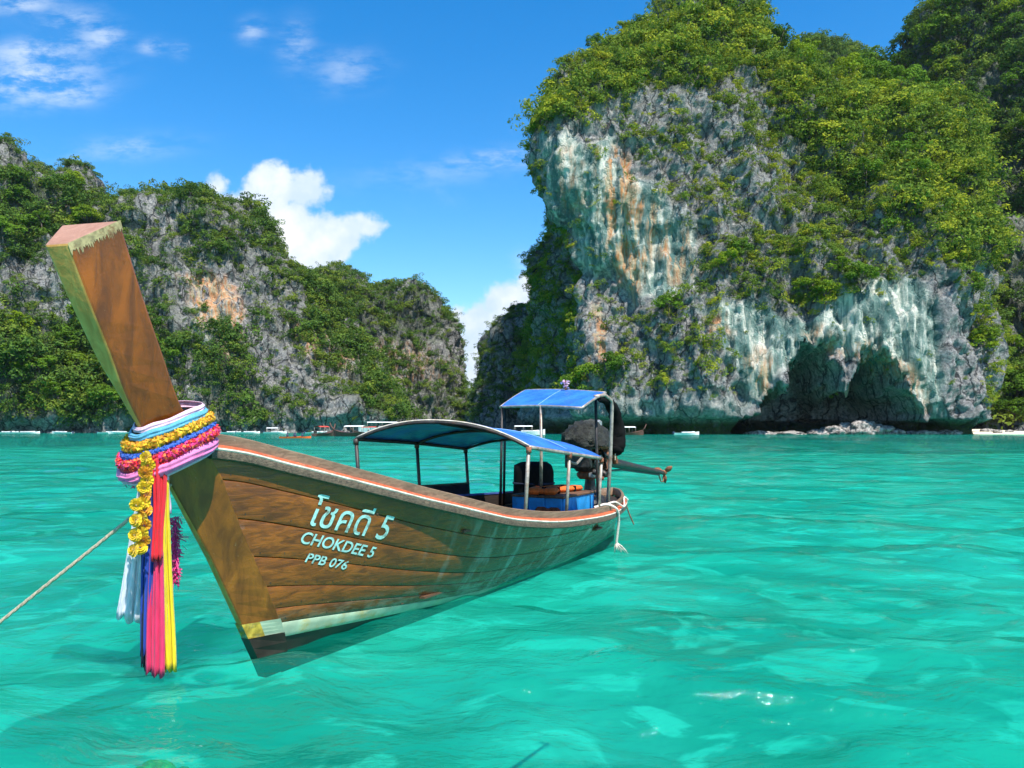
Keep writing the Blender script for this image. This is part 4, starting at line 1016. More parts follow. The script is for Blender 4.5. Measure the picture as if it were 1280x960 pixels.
p0 = Vector(can2(0, .54)); MB().tube([p0, (p0.x, p0.y, .75)], .022, 8).build('canopy_post', M['steel'], boat, True)
for a, b in ((0, .03), (.12, .03)):
    p0 = Vector(can2(a, b)); MB().tube([p0, (p0.x, .78, .7)], .02, 8).build('canopy_post', M['blackmetal'], boat, True)
p0 = Vector(can2(.6, .98)); u, z = unp(765,508,.86); u2, z2 = unp(763,640,.80)
MB().tube([p0, ((p0.x+u)/2, -.83, p0.z+.03), (u-.03, -.86, z+.08), (u, -.86, z), (u-.01, -.84, 1.4), (u-.02, -.80, float(s_(u))-.05)], .026, 8).build('canopy_post', M['steel'], boat, True)
p0 = Vector(can2(.95, .9)); MB().tube([p0, (p0.x+.05, -.66, float(s_(p0.x))-.1)], .02, 8).build('canopy_post', M['blackmetal'], boat, True)

# ---- lettering painted on the lettered side
def lettering(body, name, p_bl, p_br, p_tl):
    cu = bpy.data.curves.new(name, 'FONT'); cu.body = body; cu.offset = 0.006 if body[0] > 'z' else 0.018; cu.resolution_u = 6
    ob = bpy.data.objects.new(name, cu); col.objects.link(ob)
    dg = bpy.context.evaluated_depsgraph_get(); me = bpy.data.meshes.new_from_object(ob.evaluated_get(dg))
    V = np.array([v.co[:] for v in me.vertices]); F = [tuple(p.vertices) for p in me.polygons]
    bpy.data.objects.remove(ob); bpy.data.meshes.remove(me)
    x0, x1, y1 = V[:, 0].min(), V[:, 0].max(), V[:, 1].max(); y0 = 0.0
    b0, b1, b2 = (np.array(huz(*q)) for q in (p_bl, p_br, p_tl))
    out = []
    for x, y, _ in V:
        q = b0+(b1-b0)*(x-x0)/(x1-x0)+(b2-b0)*(y-y0)/(y1-y0)
        out.append((q[0], -(float(hv(q[0], q[1]))+.0065), q[1]))
    return mk(name, out, F, M['letter'], boat, False)
lettering('โชคดี 5', 'thai_name', (382,655), (480,675), (398,617))
lettering('CHOKDEE 5', 'latin_name', (373,678), (464,697), (380,664))
lettering('PPB 076', 'number', (380,702), (431,712), (386,691))

# ------------------------------------------------------------------ things aboard
def aboard(name, u, v, z, label, cat, group=None):
    return tag(empty(name, world(u, v, z), BANG), label, cat, group)
class Kit:
    """parts of one thing, written in boat coordinates and stored round the thing's own base"""
    def __init__(s, root, u, v, z): s.r = root; s.o = (u, -v, z)
    def part(s, name, mb, mat, smooth=True, ang=40, parent=None):
        o = mb.build(name, mat, parent or s.r, smooth, s.o)
        return smooth_by_angle(o, ang) if smooth else o
def kit(name, u, v, z, label, cat, group=None): return Kit(aboard(name, u, v, z, label, cat, group), u, v, z)

# engine on its swivel with the long tail shaft
K = kit('longtail_engine', 6.75, 0, .68, 'greasy black diesel engine on the stern with its long propeller shaft', 'engine')
eu, ez = 6.65, 1.32
m = MB(); m.lathe([(.26, 0), (.22, .1), (.10, .16), (.07, .42), (.12, .46)], L(6.75, 0, .66), n=12); K.part('swivel_mount', m, M['engine'])
K.part('engine_block', MB().box(L(eu, 0, ez+.0), (.50, .36, .34), bev=.07), M['engine'])
K.part('sump', MB().box(L(eu+.03, 0, ez-.22), (.36, .28, .14), bev=.05), M['rust'])
re_ = random.Random(12)
for k in range(26):
    a, b, c = re_.uniform(-.34, .36), re_.choice((.2, .24, .28)), re_.uniform(-.26, .40); sz = re_.uniform(.05, .13)
    if k % 2: mm = MB().box(L(eu+a, b, ez+c), (sz, .09, sz*re_.uniform(.5, 1.2)), bev=.015)
    else: mm = MB().lathe([(.01, -.05), (sz*.5, -.05), (sz*.55, .0), (sz*.4, .05), (.01, .06)], L(eu+a, b, ez+c), (re_.choice((0, 1, .3)), -1, re_.uniform(-.5, .5)), 10)
    K.part('fitting', mm, M[re_.choice(('rust', 'engine', 'engine', 'alu', 'rust', 'black'))])
K.part('cylinder_head', MB().box(L(eu, 0, ez+.28), (.54, .30, .14), bev=.03), M['alu'])
for k in range(4):
    K.part('cylinder_fin', MB().box(L(eu-.2+.13*k, .0, ez+.37), (.08, .26, .07), bev=.015), M['engine'])
K.part('radiator', MB().box(L(eu-.36, 0, ez+.1), (.09, .42, .42), bev=.02), M['engine'])
K.part('flywheel', MB().lathe([(.05, -.04), (.24, -.04), (.25, 0), (.24, .04), (.05, .04)], L(eu+.40, 0, ez), (1, 0, 0), 20), M['rust'])
K.part('air_filter', MB().lathe([(.02, 0), (.12, 0), (.13, .03), (.13, .17), (.09, .2), (.02, .2)], L(eu+.12, .05, ez+.42), n=16), M['alu'])
K.part('exhaust', MB().tube([L(eu-.2, .22, ez+.2), L(eu, .32, ez+.22), L(eu+.2, .33, ez+.15), L(eu+.33, .33, ez-.05)], .045, 8), M['rust'])
for k, (du, z, r_) in enumerate(((-.15, .02, .07), (.08, -.06, .085), (.24, .08, .06))):
    K.part('pulley', MB().lathe([(.02, -.03), (r_, -.03), (r_*.8, 0), (r_, .03), (.02, .03)], L(eu+du, .25, ez+z), (0, -1, 0), 14), M['rust' if k % 2 else 'alu'])
for pts in ([(-.25,.22,.3),(-.1,.3,.1),(.05,.28,-.12)], [(.2,.2,.32),(.3,.27,.1),(.2,.25,-.15)], [(-.3,.1,.42),(-.1,.2,.48),(.15,.16,.44)], [(-.2,.24,-.1),(.1,.3,-.2),(.3,.2,-.16)]):
    K.part('hose', MB().tube([L(eu+a, b, ez+c) for a, b, c in pts], .018, 6), M['black'])
# crumpled cover thrown over the engine top
import bmesh
bm = bmesh.new(); bmesh.ops.create_icosphere(bm, subdivisions=4, radius=1.0)
V = np.array([v.co[:] for v in bm.verts]); Fc = [tuple(v.index for v in f.verts) for f in bm.faces]; bm.free()
d = 1+.14*fbm(V*2.2+4, 3)+.17*ridged(V*4.2+2, 3); keep = V[:, 2] > -.15
Vc = V*d[:, None]*np.array([.40, .31, .29])+np.array([eu-.10, -.03, ez+.27])
fc = [f for f in Fc if all(keep[i] for i in f)]
m = MB(); m.add(Vc, fc); K.part('engine_cover', m, M['cover'] if 'cover' in M else plain('mottled_green_cover', (0.016, 0.018, 0.015), 0.8, var=0.7, scale=11, bump=.04, dirt=(0.075, 0.08, 0.065)), True, 80)
tu, tz = 10.55, .93
shaft_pts = [L(eu+.40, 0, ez), L(7.6, 0, 1.25), L(tu, 0, tz)]
K.part('drive_shaft', MB().tube(shaft_pts, [.075, .085, .04], 9), M['engine'])
K.part('shaft_brace', MB().tube([L(7.0, 0, 1.12), L(8.2, 0, 1.10), L(tu-.25, 0, tz-.03)], .018, 6), M['engine'])
pr = K.part('propeller_hub', MB().lathe([(.02, -.08), (.05, -.05), (.05, .06), (.015, .11)], L(tu+.05, 0, tz), (1, 0, -.12), 12), M['rust'])
for k in range(3):
    a = k*2.094+.4; m = MB(); V = []
    for i in range(6):
        f = i/5; r_ = .04+.17*f; wd = .055*math.sin(math.pi*(.15+.8*f)); tw = .6-.35*f
        for s in (-1, 1): V.append(Vector((tu+.05+s*wd*math.sin(tw), math.cos(a)*r_-s*wd*math.cos(tw)*math.sin(a), tz+math.sin(a)*r_+s*wd*math.cos(tw)*math.cos(a))))
    m.add(V, [(2*i, 2*i+1, 2*i+3, 2*i+2) for i in range(5)]); o = K.part('blade', m, M['rust'], parent=None)
    sd_ = o.modifiers.new('thick', 'SOLIDIFY'); sd_.thickness = .008
K.part('skeg', MB().tube([L(tu-.3, 0, tz), L(tu-.15, 0, tz-.16), L(tu+.0, 0, tz-.18), L(tu+.06, 0, tz-.05)], .012, 6), M['rust'])
K.part('tiller', MB().tube([L(eu-.35, .1, ez+.1), L(eu-.9, .2, ez-.02), L(eu-1.25, .25, ez+.02)], .02, 7), M['steel'])

# black sheet hanging from the stern canopy post
K = kit('black_tarpaulin', 6.1, .82, 1.35, 'black tarpaulin bunched and hanging down from the stern canopy post', 'tarpaulin')
pu = [(770,500),(777,520),(779,545),(778,566)]; rr_ = [.04, .085, .10, .075]
path = [(*unp(x-3, y, .80),) for x, y in [(752,499),(764,502),(771,515),(774,530),(775,545),(774,560),(772,567)]]
m = MB(); pts = [L(u, .80, z) for u, z in path]; fine = [Vector(pts[0])]
for a, b in zip(pts[:-1], pts[1:]):
    for k in range(1, 5): fine.append(Vector(a).lerp(Vector(b), k/4))
m.tube(fine, [np.interp(i/(len(fine)-1), [0, .25, .5, .8, .95, 1], [.03, .075, .095, .105, .085, .03]) for i in range(len(fine))], 12, jit=.28, up=(0, 1, 0)); K.part('sheet', m, M['black'], True, 80)
K.part('cord', MB().tube([fine[-1], fine[-1]-Vector((0, 0, .09))], .008, 5), M['rope'])

# blue storage box with wooden lid amidships
bu0, bz0 = 4.75, .18
K = kit('storage_box', 5.2, .18, bz0, 'blue painted wooden box with brown lid inside the stern of the boat', 'box')
for k in range(4): K.part('side_board', MB().box(L(4.75+.255*k, .50, .69), (.247, .03, .44), bev=.006), M['bluepaint'], False)
for k in range(3): K.part('end_board', MB().box(L(4.62, .37-.24*k, .69), (.03, .232, .44), bev=.006), M['bluepaint'], False)
K.part('back_board', MB().box(L(5.13, -.20, .69), (1.0, .03, .44)), M['bluepaint'], False)
for k in range(4): K.part('lid_board', MB().box(L(5.14, .44-.19*k, .925), (1.12, .183, .03), bev=.006), M['deck'], False)

def vest(name, u, v, z, size, rot, label, mat, seed, group=None, cat='life vest'):
    t_ = aboard(name, u, v, z, label, cat, group); r = np.random.default_rng(seed)
    for s in (-1, 1):
        m = MB(); m.box((0, s*size[1]*.27, size[2]*.5), (size[0], size[1]*.48, size[2]), bev=size[2]*.4); o = smooth_by_angle(m.build('panel', mat, t_), 60)
    m = MB(); m.box((-size[0]*.32, 0, size[2]*.5), (size[0]*.30, size[1]*.9, size[2]*.8), bev=size[2]*.35); smooth_by_angle(m.build('collar', mat, t_), 60)
    m = MB(); m.box((size[0]*.1, 0, size[2]*.5), (.04, size[1]*1.03, size[2]*1.06)); m.build('strap', M['black'], t_)
    t_.rotation_euler = (rot[0], rot[1], BANG+rot[2]); return t_
vest('life_vest', 4.85, .12, .945, (.50, .40, .08), (0, 0, .3), 'orange life vest lying on the box lid beside the canopy post', M['vest'], 1)
vest('life_vest', 5.35, .15, .945, (.52, .38, .07), (0, .0, -.2), 'orange life vest lying on the box lid towards the stern', M['vest'], 2)
vest('life_vest', 4.58, .30, .56, (.46, .34, .08), (0, R(82), 0), 'faded red life vest hanging over the end of the blue box', M['brownvest'], 3)

# tall dark rounded bundle behind the near post
bu, bz = unp(668,600,-.15); K = kit('dark_bundle', 5.0, -.30, .2, 'tall black rounded bundle standing inside the boat behind a canopy post', 'bundle')
bu = unp(667,590,-.30)[0]; bt = unp(667,577,-.30)[1]
m = MB(); m.lathe([(.04, .2), (.27, .22), (.29, .5), (.285, bt-.14), (.26, bt-.05), (.18, bt-.005), (.03, bt)], L(bu, -.30, 0), n=22)
jj = np.random.default_rng(4); m.V = [(x+.012*jj.normal(), y+.012*jj.normal(), z) for x, y, z in m.V]
K.o = (5.0, .30, .2); bun = K.part('wrapped_cover', m, M['black'], True, 80)
K.part('tie', MB().tube([L(bu+.29*math.cos(a), -.30+.29*math.sin(a), bt-.3) for a in np.linspace(0, 6.28, 24)], .014, 5), M['darkcloth'])

# stern ropes
def rope(name, pts, r, mat, label, cat='rope', n=7):
    b = pts[0]; o = empty(name, b); tag(o, label, cat)
    m = MB(); P_ = [Vector(p)-Vector(b) for p in pts]; fine = []
    A = np.array([p[:] for p in P_]); tt = np.linspace(0, len(A)-1, max(24, len(A)*14)); C = crom(A, tt)
    off = []
    for s in (0, 1, 2):                       # three laid strands
        m.tube([Vector(c)+Vector((math.cos(i*.9+s*2.09), math.sin(i*.9+s*2.09)*.5, math.sin(i*.9+s*2.09)))*r*.5 for i, c in enumerate(C)], r*.62, n)
    m.build('strand', mat, o, True); return o
g = lambda px, py, v: (lambda q: world(q[0], v, q[1]))(unp(px, py, v))
gu = lambda u, dz=0.0, dv=0.0: world(u, float(w_(u))+dv, float(s_(u))+dz)
o = rope('stern_rope', [gu(4.9, .10, -.06), gu(5.15, .11, -.02), gu(5.4, .03, .06), gu(5.5, -.12, .07), gu(5.52, -.30, .05), gu(5.53, float(-s_(5.53))+.26, .03)], .017, M['wrope'], 'pale rope end hanging over the stern gunwale with a frayed tuft')
tu_, tz_ = 5.53, .24; base = Vector(gu(5.53, float(-s_(5.53))+.26, .03))-Vector(o.location); m = MB()
for k in range(16):
    a = random.random()*6.28; r_ = .03+.07*random.random(); m.tube([base, base+Vector((math.cos(a)*r_*.5+.03, math.sin(a)*r_*.4, -.05)), base+Vector((math.cos(a)*r_+.07, math.sin(a)*r_*.7-.02, -.09-.06*random.random()))], [.008, .007, .003], 5)
m.build('frayed_end', M['wrope'], o, True)
rope('gunwale_rope', [gu(4.7, .10, -.05), gu(4.95, .115, -.03), gu(5.2, .105, -.05), gu(5.6, .11, .0), gu(6.0, .02, .07), gu(6.5, .1, .02), gu(6.9, .02, .06)], .013, M['wrope'], 'thin cream rope lashed along the stern gunwale')
rope('trailing_line', [gu(6.9, -.05, .03), gu(7.0, -.2, .08), gu(7.1, -.38, .16)], .010, M['rust'], 'short rusty line trailing from the stern into the water')
# mooring rope from the stem out to the anchor
a_ = np.array(g(213, 606, .05)); Y2 = EYE*FPX/(840-HZ); b_ = np.array([(-86-640)/FPX*Y2, Y2, -.02]); mid = (a_+b_)/2-np.array([0, 0, .015])
rope('mooring_rope', [tuple(a_), tuple((a_+mid)/2-np.array([0, 0, .006])), tuple(mid), tuple((b_+mid)/2-np.array([0, 0, .006])), tuple(b_)], .013, M['rope'], 'straw coloured mooring rope stretched from the stem down to the water')

# ------------------------------------------------------------------ prow sashes and garlands
sec = [(-1.04, 0), (-1.01, .075), (-.93, .145), (-.80, .20), (-.72, .185), (-.69, 0), (-.72, -.185), (-.80, -.20), (-.93, -.145), (-1.01, -.075)]
def loop(off, z0, slope, n=90, sag=0.0):
    A = np.array([(u, v) for u, v in sec]); c = np.array([-.82, 0]); d_ = A-c; ln = np.linalg.norm(d_, axis=1)[:, None]; A = c+d_*(1+off/ln)
    A = np.concatenate([A[-2:], A, A[:3]]); C = crom(A, np.linspace(2, 12, n, endpoint=False))
    return [L(u, v, z0+slope*(u+.82)+sag*max(0, v)) for u, v in C]
def wrap(name, off, z0, slope, r, mat, label, cat, fluffy=0, flat=1.0, group=None, seed=0):
    o = aboard(name, -.82, 0, z0, label, cat, group); random.seed(seed); pts = [Vector(p)-Vector(L(-.82, 0, z0)) for p in loop(off, z0, slope, 110 if fluffy else 70)]
    m = MB()
    if not fluffy:
        n = 150; lp = [Vector(p)-Vector(L(-.82, 0, z0)) for p in loop(off, z0, slope, n)]; mj = 12; V = []; F = []
        ph = [random.random()*6.28 for _ in range(6)]
        for i, p in enumerate(lp):
            a = 2*math.pi*i/n; out = Vector((p.x, p.y, 0)).normalized(); hgt = r*(1.9+.35*math.sin(2*a+ph[0])+.2*math.sin(5*a+ph[1]))
            for j in range(mj+1):
                q = 2*j/mj-1; cr = .17*math.sin(q*8+1.6*math.sin(a+ph[2])+1.2*math.sin(3*a+ph[3]))+.09*math.sin(q*17+3*math.sin(2*a+ph[4]))
                V.append(p+out*r*(.75*math.sqrt(max(0, 1-q*q*.98))+cr*(1-q*q*.6))+Vector((0, 0, q*hgt*.62+.10*r*math.sin(7*a+ph[5]))))
        for i in range(n):
            for j in range(mj): a_ = i*(mj+1)+j; b_ = ((i+1) % n)*(mj+1)+j; F.append((a_, b_, b_+1, a_+1))
        q = mk('band', V, F, mat, o); sd3 = q.modifiers.new('thick', 'SOLIDIFY'); sd3.thickness = .004
    else:
        m.tube(pts, r*.6, 7, closed=True); m.build('core', mat[0], o, True)
        for mm in mat:
            m = MB()
            for p in pts:
                for k in range(fluffy):
                    d_ = Vector((random.gauss(0, 1), random.gauss(0, 1), random.gauss(0, 1))).normalized(); e = d_.cross(Vector((random.gauss(0, 1), random.gauss(0, 1), random.gauss(0, 1)))).normalized(); f2 = d_.cross(e)
                    c = p+d_*r*.55; s = r*(.35+.35*random.random())
                    m.add([c-e*s*.5, c+d_*s*.2+f2*s*.5, c+e*s*.5+d_*s*.8, c+d_*s*.3-f2*s*.5], [(0, 1, 2, 3)])
            q = m.build('petals', mm, o, False); q['kind'] = 'stuff'
    return o
SL = .50
wrap('satin_wrap', .012, 1.905, SL, .022, M['c_palepink'], 'pale pink sash, topmost of the wraps round the prow', 'sash')
wrap('satin_wrap', .032, 1.865, SL, .026, M['c_sky'], 'sky blue sash wrapped round the prow above the yellow garland', 'sash')
wrap('prow_garland', .062, 1.815, SL, .042, (M['f_yellow'], M['f_gold']), 'fluffy yellow flower garland wrapped round the prow', 'garland', 14, seed=2)
wrap('prow_garland', .085, 1.765, SL, .028, (M['f_blue'],), 'dark blue flower garland wrapped round the prow below the yellow one', 'garland', 12, seed=3)
wrap('prow_garland', .100, 1.722, SL, .040, (M['c_hotpink'], M['c_orange'], M['c_red']), 'shaggy red and hot pink yarn garland wrapped round the prow', 'garland', 9, seed=4)
wrap('satin_wrap', .085, 1.680, SL, .030, M['c_red'], 'scarlet sash wrapped round the prow under the shaggy garland', 'sash')
wrap('satin_wrap', .098, 1.640, SL, .034, M['c_pink'], 'pink sash wrapped round the prow below the scarlet one', 'sash')
wrap('satin_wrap', .085, 1.603, SL, .020, M['c_palepink'], 'pale pink sash, lowest of the wraps round the prow', 'sash')

def ribbon(name, top, bot, w0, w1, folds, mat, label, seed, v0, v1, curve=0.0, group=None, ragged=.05):
    """pleated satin strips hanging free: top / bot are photograph points on planes v0 / v1"""
    r = np.random.default_rng(seed); (ua, za), (ub_, zb_) = unp(*top, v0), unp(*bot, v1)
    A = np.array(L(ua, v0, za)); B_ = np.array(L(ub_, v1, zb_)); o = aboard(name, ua, v0, za, label, 'ribbon', group)
    c, s = math.cos(-BANG), math.sin(-BANG); xdir = np.array([c, s, 0]); ydir = np.array([-s, c, 0])      # across the view / away from it
    per = folds; n = 30
    for k in range(per):
        f0 = (k+.5)/per-.5; V = []; F = []; ph = r.random()*6; ln = 1-ragged*r.random(); m_ = 14; z_tw = r.normal()*.3
        for i in range(n+1):
            t_ = i/n*ln; c0 = A+(B_-A)*t_+np.array([0, 0, 0])+xdir*curve*math.sin(t_*math.pi); wd = w0+(w1-w0)*t_
            c0 = c0+xdir*(f0*wd*1.0+.006*math.sin(t_*5+ph))+ydir*(.016*math.sin(k*2.1+ph)+.010*math.sin(t_*4+ph*2))
            hw = wd/per*1.0
            for j in range(m_+1):
                q = j/m_-.5; V.append(tuple(c0+xdir*hw*q*1.5+ydir*(.011*math.cos(q*13+z_tw+.8*math.sin(t_*3+ph)))+np.array([0, 0, -.03*abs(math.sin(q*5+ph))*(i == n)])))
        for i in range(n):
            for j in range(m_): F.append((i*(m_+1)+j, i*(m_+1)+j+1, (i+1)*(m_+1)+j+1, (i+1)*(m_+1)+j))
        q = mk('strip', np.array(V)-A, F, mat, o); sd2 = q.modifiers.new('thick', 'SOLIDIFY'); sd2.thickness = .003
    return o
ribbon('hanging_ribbon', (180,592), (158,778), .035, .135, 2, M['c_white'], 'white satin ribbon hanging slanted from the prow', 1, .10, -.06, group=None)
ribbon('hanging_ribbon', (186,600), (181,822), .045, .074, 2, M['c_blue'], 'royal blue satin ribbon hanging from the prow', 2, .12, .08)
ribbon('hanging_ribbon', (196,575), (194,842), .060, .100, 2, M['c_crimson'], 'crimson pink satin ribbon, longest of those hanging from the prow', 3, .15, .15)
ribbon('hanging_ribbon', (199,572), (197,700), .060, .055, 2, M['c_red'], 'short scarlet satin ribbon hanging in front of the crimson one', 4, .19, .19)
ribbon('hanging_ribbon', (206,600), (206,836), .040, .108, 3, M['c_yellow'], 'bright yellow satin ribbon hanging from the prow', 5, .17, .17)
ribbon('hanging_ribbon', (209,585), (211,640), .030, .020, 2, M['c_palepink'], 'narrow pale pink ribbon end hanging beside the stem', 6, .17, .17)
ribbon('hanging_ribbon', (181,600), (181,838), .030, .030, 2, M['darkcloth'], 'black ribbon half hidden behind the blue one', 7, .07, .05)
def tassel(top, bot, wpx, mat, label, seed, v):
    r = np.random.default_rng(seed); (ua, za), (ub_, zb_) = unp(*top, v), unp(*bot, v); A = np.array(L(ua, v, za)); B_ = np.array(L(ub_, v, zb_)); o = aboard('yarn_tassel', ua, v, za, label, 'tassel'); m = MB(); m2 = MB()
    m.tube([Vector((0, 0, 0)), Vector(tuple(B_-A))], .006, 5); m.build('cord', mat, o, True)
    for i in range(700):
        t_ = r.random(); c = (B_-A)*t_+r.normal(size=3)*wpx*.35; d_ = r.normal(size=3)*.018; d_[2] -= .014; e = np.cross(d_, r.normal(size=3)); e = e/np.linalg.norm(e)*.004
        m2.add([c-e, c+e, c+d_+e, c+d_-e], [(0, 1, 2, 3)])
    q = m2.build('fringe', mat, o); q['kind'] = 'stuff'; return o
tassel((219,648), (218,728), .045, M['c_hotpink'], 'hot pink yarn tassel hanging behind the yellow ribbon', 8, -.12)
tassel((164,575), (172,603), .06, M['c_hotpink'], 'short hot pink yarn tassel on the far side of the prow', 9, -.12)
# marigold string: each flower a ruffled head
K = aboard('marigold_string', -1.05, .16, 1.6, 'string of yellow and orange flower heads hanging from the prow wraps', 'garland')
def flower_mesh(seed, mat):
    r = random.Random(seed); m = MB()
    for ring, (n, rad, zz, tilt) in enumerate(((11, .036, -.006, .1), (9, .030, .006, .55), (7, .022, .014, .9), (4, .010, .018, 1.2))):
        for k in range(n):
            a = 2*math.pi*k/n+ring*.4+r.random()*.2; e = Vector((math.cos(a), math.sin(a), 0)); s = Vector((-math.sin(a), math.cos(a), 0)); up_ = Vector((0, 0, 1))
            tip = e*rad*math.cos(tilt*.6)+up_*(zz+rad*math.sin(tilt)*.5); wd = .013
            m.add([e*.004+up_*zz*.3, tip-s*wd-up_*.003, tip+e*.004+up_*.003*r.random(), tip+s*wd-up_*.003], [(0, 1, 2, 3)])
    me = m.build('flower', mat); return me
fl = [flower_mesh(k, M['f_yellow'] if k != 2 else M['f_gold']) for k in range(3)]
spots = []
for i in range(13):
    y = 572+i*9.4; x = 184-.6*i+(1.5 if i % 2 else -1.5)
    spots.append((x, y))
    if i > 4 and i % 2 == 0: spots.append((x-8, y+3))
rf = random.Random(9); root = Vector(K.location)
for i, (x, y) in enumerate(spots):
    v = .205; u, z = unp(x, y, v); src = fl[i % 3]; o = src if i < 3 else src.copy()
    if i >= 3: col.objects.link(o)
    o.parent = K; o.location = (u+1.05, -(v-.16), z-1.6)
    a = math.pi/2+rf.uniform(-.5, .5); o.rotation_euler = (a, rf.uniform(-.4, .4), -BANG+rf.uniform(-.6, .6)); o.scale = (1.15,)*3
m = MB(); m.tube([Vector((unp(x, y, .18)[0]+1.05, -.02, unp(x, y, .18)[1]-1.6)) for x, y in spots[::2]], .004, 5); m.build('thread', M['rope'], K, True)
# little ornament on the stern canopy
p0 = can2(.95, .55); K = kit('canopy_ornament', p0[0], -p0[1], p0[2], 'small faded pink flower ornament on top of the stern canopy', 'ornament')
m = MB(); m.tube([Vector(p0)-Vector((0, 0, .02)), Vector(p0)+Vector((0, 0, .13))], .012, 6); K.part('stick', m, M['rust'])
m = MB(); rg = random.Random(3)
for k in range(40):
    c = Vector(p0)+Vector((rg.gauss(0, .03), rg.gauss(0, .03), .03+.1*rg.random())); d_ = Vector((rg.gauss(0, 1), rg.gauss(0, 1), rg.gauss(0, 1))).normalized()*.03; e = d_.cross(Vector((0.3, .5, .8))).normalized()*.018
    m.add([c-e, c+d_, c+e, c-d_*.4], [(0, 1, 2, 3)])
K.part('petals', m, M['c_palepink'], False)

# ------------------------------------------------------------------ boats moored far off
M['fboatwhite'] = plain('white_gelcoat', (0.80, 0.80, 0.78), 0.4, var=0.1, scale=1); M['fboatwood'] = plain('dark_boat_wood', (0.10, 0.045, 0.03), 0.6, var=0.3, scale=1)
M['fred'] = plain('red_awning', (0.5, 0.06, 0.04), 0.7, var=0.2, scale=1); M['fnavy'] = plain('navy_paint', (0.03, 0.05, 0.10), 0.6, var=0.2, scale=1)
def hull_shape(ln, bm_, ht, rise, n=12):
    V = []; F = []
    for i in range(n+1):
        t_ = i/n; x = ln*(t_-.5); wdt = bm_/2*(1-max(0, (t_-.45)/.55)**2.2)*(.82+.18*min(1, t_*4)); z = ht+rise*max(0, (t_-.4)/.6)**2
        V += [(x, -wdt, z), (x, -wdt*.6, -.15), (x, wdt*.6, -.15), (x, wdt, z)]
    for i in range(n):
        a = i*4; b = a+4; F += [(a, b, b+1, a+1), (a+1, b+1, b+2, a+2), (a+2, b+2, b+3, a+3), (a+3, b+3, b, a)]
    F += [(0, 1, 2, 3), (n*4+3, n*4+2, n*4+1, n*4)]; return V, F
def far_boat(name, px, Y, ln, rz, hullmat, roofmat, label, group, roof=True, rise=.6, ht=.8, long=False):
    o = empty(name, ((px-640)/FPX*Y, Y, 0), rz); tag(o, label, 'boat', group)
    mk('hull', *hull_shape(ln, ln*.27, ht, rise), hullmat, o, False)
    if roof:
        h = ht+1.55; V = []; x0, x1, wd = -ln*.36, ln*.14, ln*.11
        m = MB()
        for i in range(7):
            a = -1+2*i/6; m.V += [(x0, a*wd, h+.25*(1-a*a)), (x1, a*wd, h+.25*(1-a*a)), (x0, a*wd, h+.25*(1-a*a)-.08), (x1, a*wd, h+.25*(1-a*a)-.08)]
        for i in range(6): a = i*4; b = a+4; m.F += [(a, a+1, b+1, b), (a+2, b+2, b+3, a+3)]
        m.F += [(0, 2, 3, 1), (24, 25, 27, 26)]; m.build('roof', roofmat, o, True)
        for x in (x0+.1, (x0+x1)/2, x1-.1):
            for s in (-1, 1): MB().tube([(x, s*wd*.95, h), (x, s*wd*.95, ht*.6)], .05, 5).build('post', M['steel'], o, True)
    if long:
        MB().tube([(ln*.47, 0, ht+rise-.3), (ln*.56, 0, ht+rise+.7), (ln*.60, 0, ht+rise+1.6)], [.22, .16, .12], 6).build('prow', hullmat, o, True)
        MB().box((-ln*.45, 0, ht+.35), (.7, .6, .6), bev=.08).build('engine', M['engine'], o)
    else:
        m = MB(); V, F = hull_shape(ln*.5, ln*.16, .35, .1, 6); m.add([(x+ln*.08, y, z+ht) for x, y, z in V], F); m.build('cabin', M['fboatwhite'], o)
        for s in (-.3, .3): MB().box((-ln*.5, s, ht*.8), (.45, .35, .9), bev=.08).build('outboard_motor', M['fnavy'], o)
    return o
gb = 'white speedboats under the long cliff'
for i, (px, Y, ln, rz, rf_) in enumerate([(8,300,9,.1,0),(32,296,10,.2,0),(78,302,9,3.0,0),(138,303,9,.4,0),(152,298,10,3.2,0),(288,306,8,.5,0),(310,304,9,.2,0),(344,305,9,.0,1),(395,300,9,.6,0)]):
    far_boat('speedboat', px, Y, ln, rz, M['fboatwhite'], M['fboatwhite'], 'white speedboat moored in the row under the long cliff', gb, bool(rf_), .4, .5)
far_boat('moored_longtail_boat', 405, 190, 8, 1.2, M['fboatwood'], M['fred'], 'dark longtail boat with red awning anchored off the long cliff', None, True, .8, .7, True)
far_boat('moored_longtail_boat', 440, 185, 11, 2.7, M['fboatwood'], M['fboatwhite'], 'long dark longtail boat with pale roof beside the red awning boat', None, True, .9, .8, True)
far_boat('excursion_boat', 486, 262, 20, .15, M['fboatwhite'], M['fboatwhite'], 'large white excursion boat rising behind the blue canopy', None, True, 1.2, 2.4)
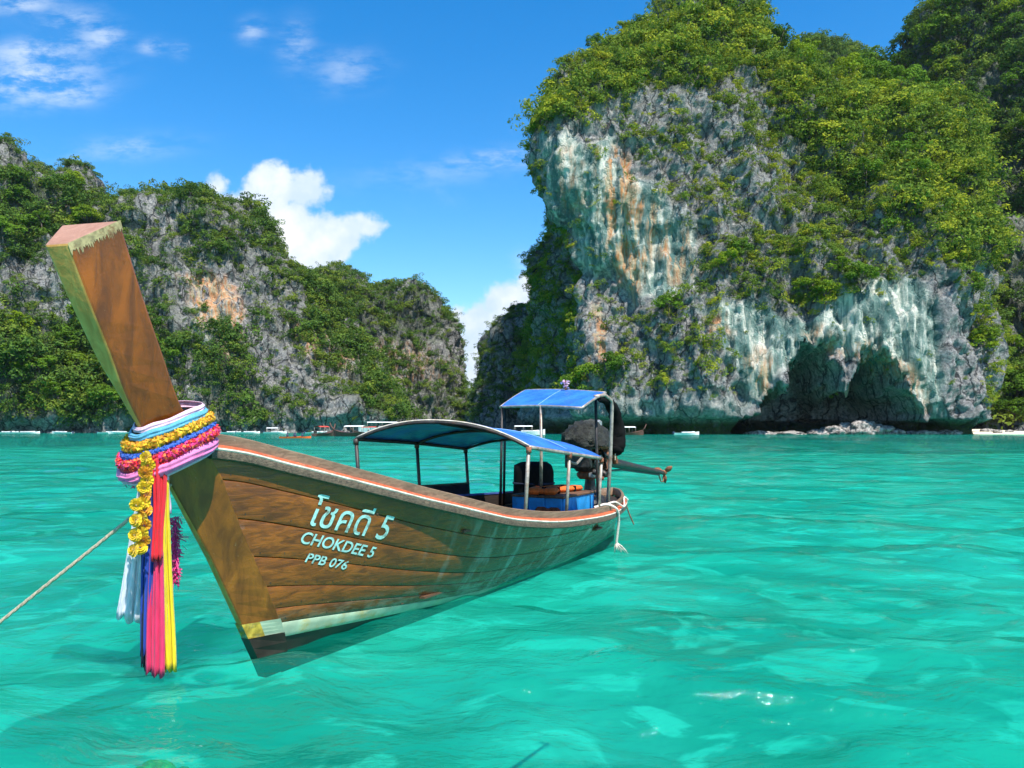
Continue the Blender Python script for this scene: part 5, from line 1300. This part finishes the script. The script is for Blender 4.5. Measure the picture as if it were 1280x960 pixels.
far_boat('moored_longtail_boat', 458, 230, 9, 3.0, M['fboatwood'], M['fred'], 'small red roofed boat beside the white excursion boat', None, True, .8, .7, True)
far_boat('tour_boat', 659, 236, 11, .1, M['fboatwhite'], M['fboatwhite'], 'white tour boat seen between the stern canopy posts', None, True, .7, 1.0)
far_boat('moored_longtail_boat', 788, 225, 9, .4, M['fboatwood'], M['fboatwhite'], 'longtail boat with pink and white roof beyond the propeller', None, True, .9, .7, True)
far_boat('speedboat', 858, 232, 8, .15, M['fboatwhite'], M['fboatwhite'], 'lone white speedboat before the foot of the headland', None, False, .4, .6)
def kayak(px, Y, label):
    o = empty('kayak', ((px-640)/FPX*Y, Y, 0), .2); tag(o, label, 'kayak', 'kayaks off the long cliff'); V, F = hull_shape(4.5, .8, .25, .15)
    mk('hull', V, F, M['vest'], o, False)
    for x in (-.7, .6):
        MB().lathe([(.16, .1), (.2, .35), (.22, .6), (.08, .72), (.11, .8), (.11, .9), (.04, .98)], (x, 0, .1), n=8).build('paddler', M['fnavy'], o, True)
for px in (364, 374): kayak(px, 150, 'small kayak with two paddlers off the long cliff')

# ------------------------------------------------------------------ haze in the air over the bay
def haze_box():
    x0, x1, y0, y1, z0, z1 = -4000, 4000, -60, 10800, -7.0, 460
    V = [(x0,y0,z0),(x1,y0,z0),(x1,y1,z0),(x0,y1,z0),(x0,y0,z1),(x1,y0,z1),(x1,y1,z1),(x0,y1,z1)]
    m = bpy.data.materials.new('haze'); m.use_nodes = True; t = NT(m.node_tree); t.n.clear(); o = t.node('ShaderNodeOutputMaterial')
    pv = t.node('ShaderNodeVolumePrincipled'); pv.inputs['Color'].default_value = (0.75, 0.88, 1.0, 1); pv.inputs['Density'].default_value = HAZE; pv.inputs['Anisotropy'].default_value = 0.3
    t.l.new(pv.outputs[0], o.inputs['Volume'])
    tag(mk('haze', V, [(3,2,1,0),(4,5,6,7),(0,1,5,4),(1,2,6,5),(2,3,7,6),(3,0,4,7)], m, smooth=False), 'thin haze over the bay', 'haze', kind='stuff')
HAZE = 0.00003
if HAZE > 0: haze_box()
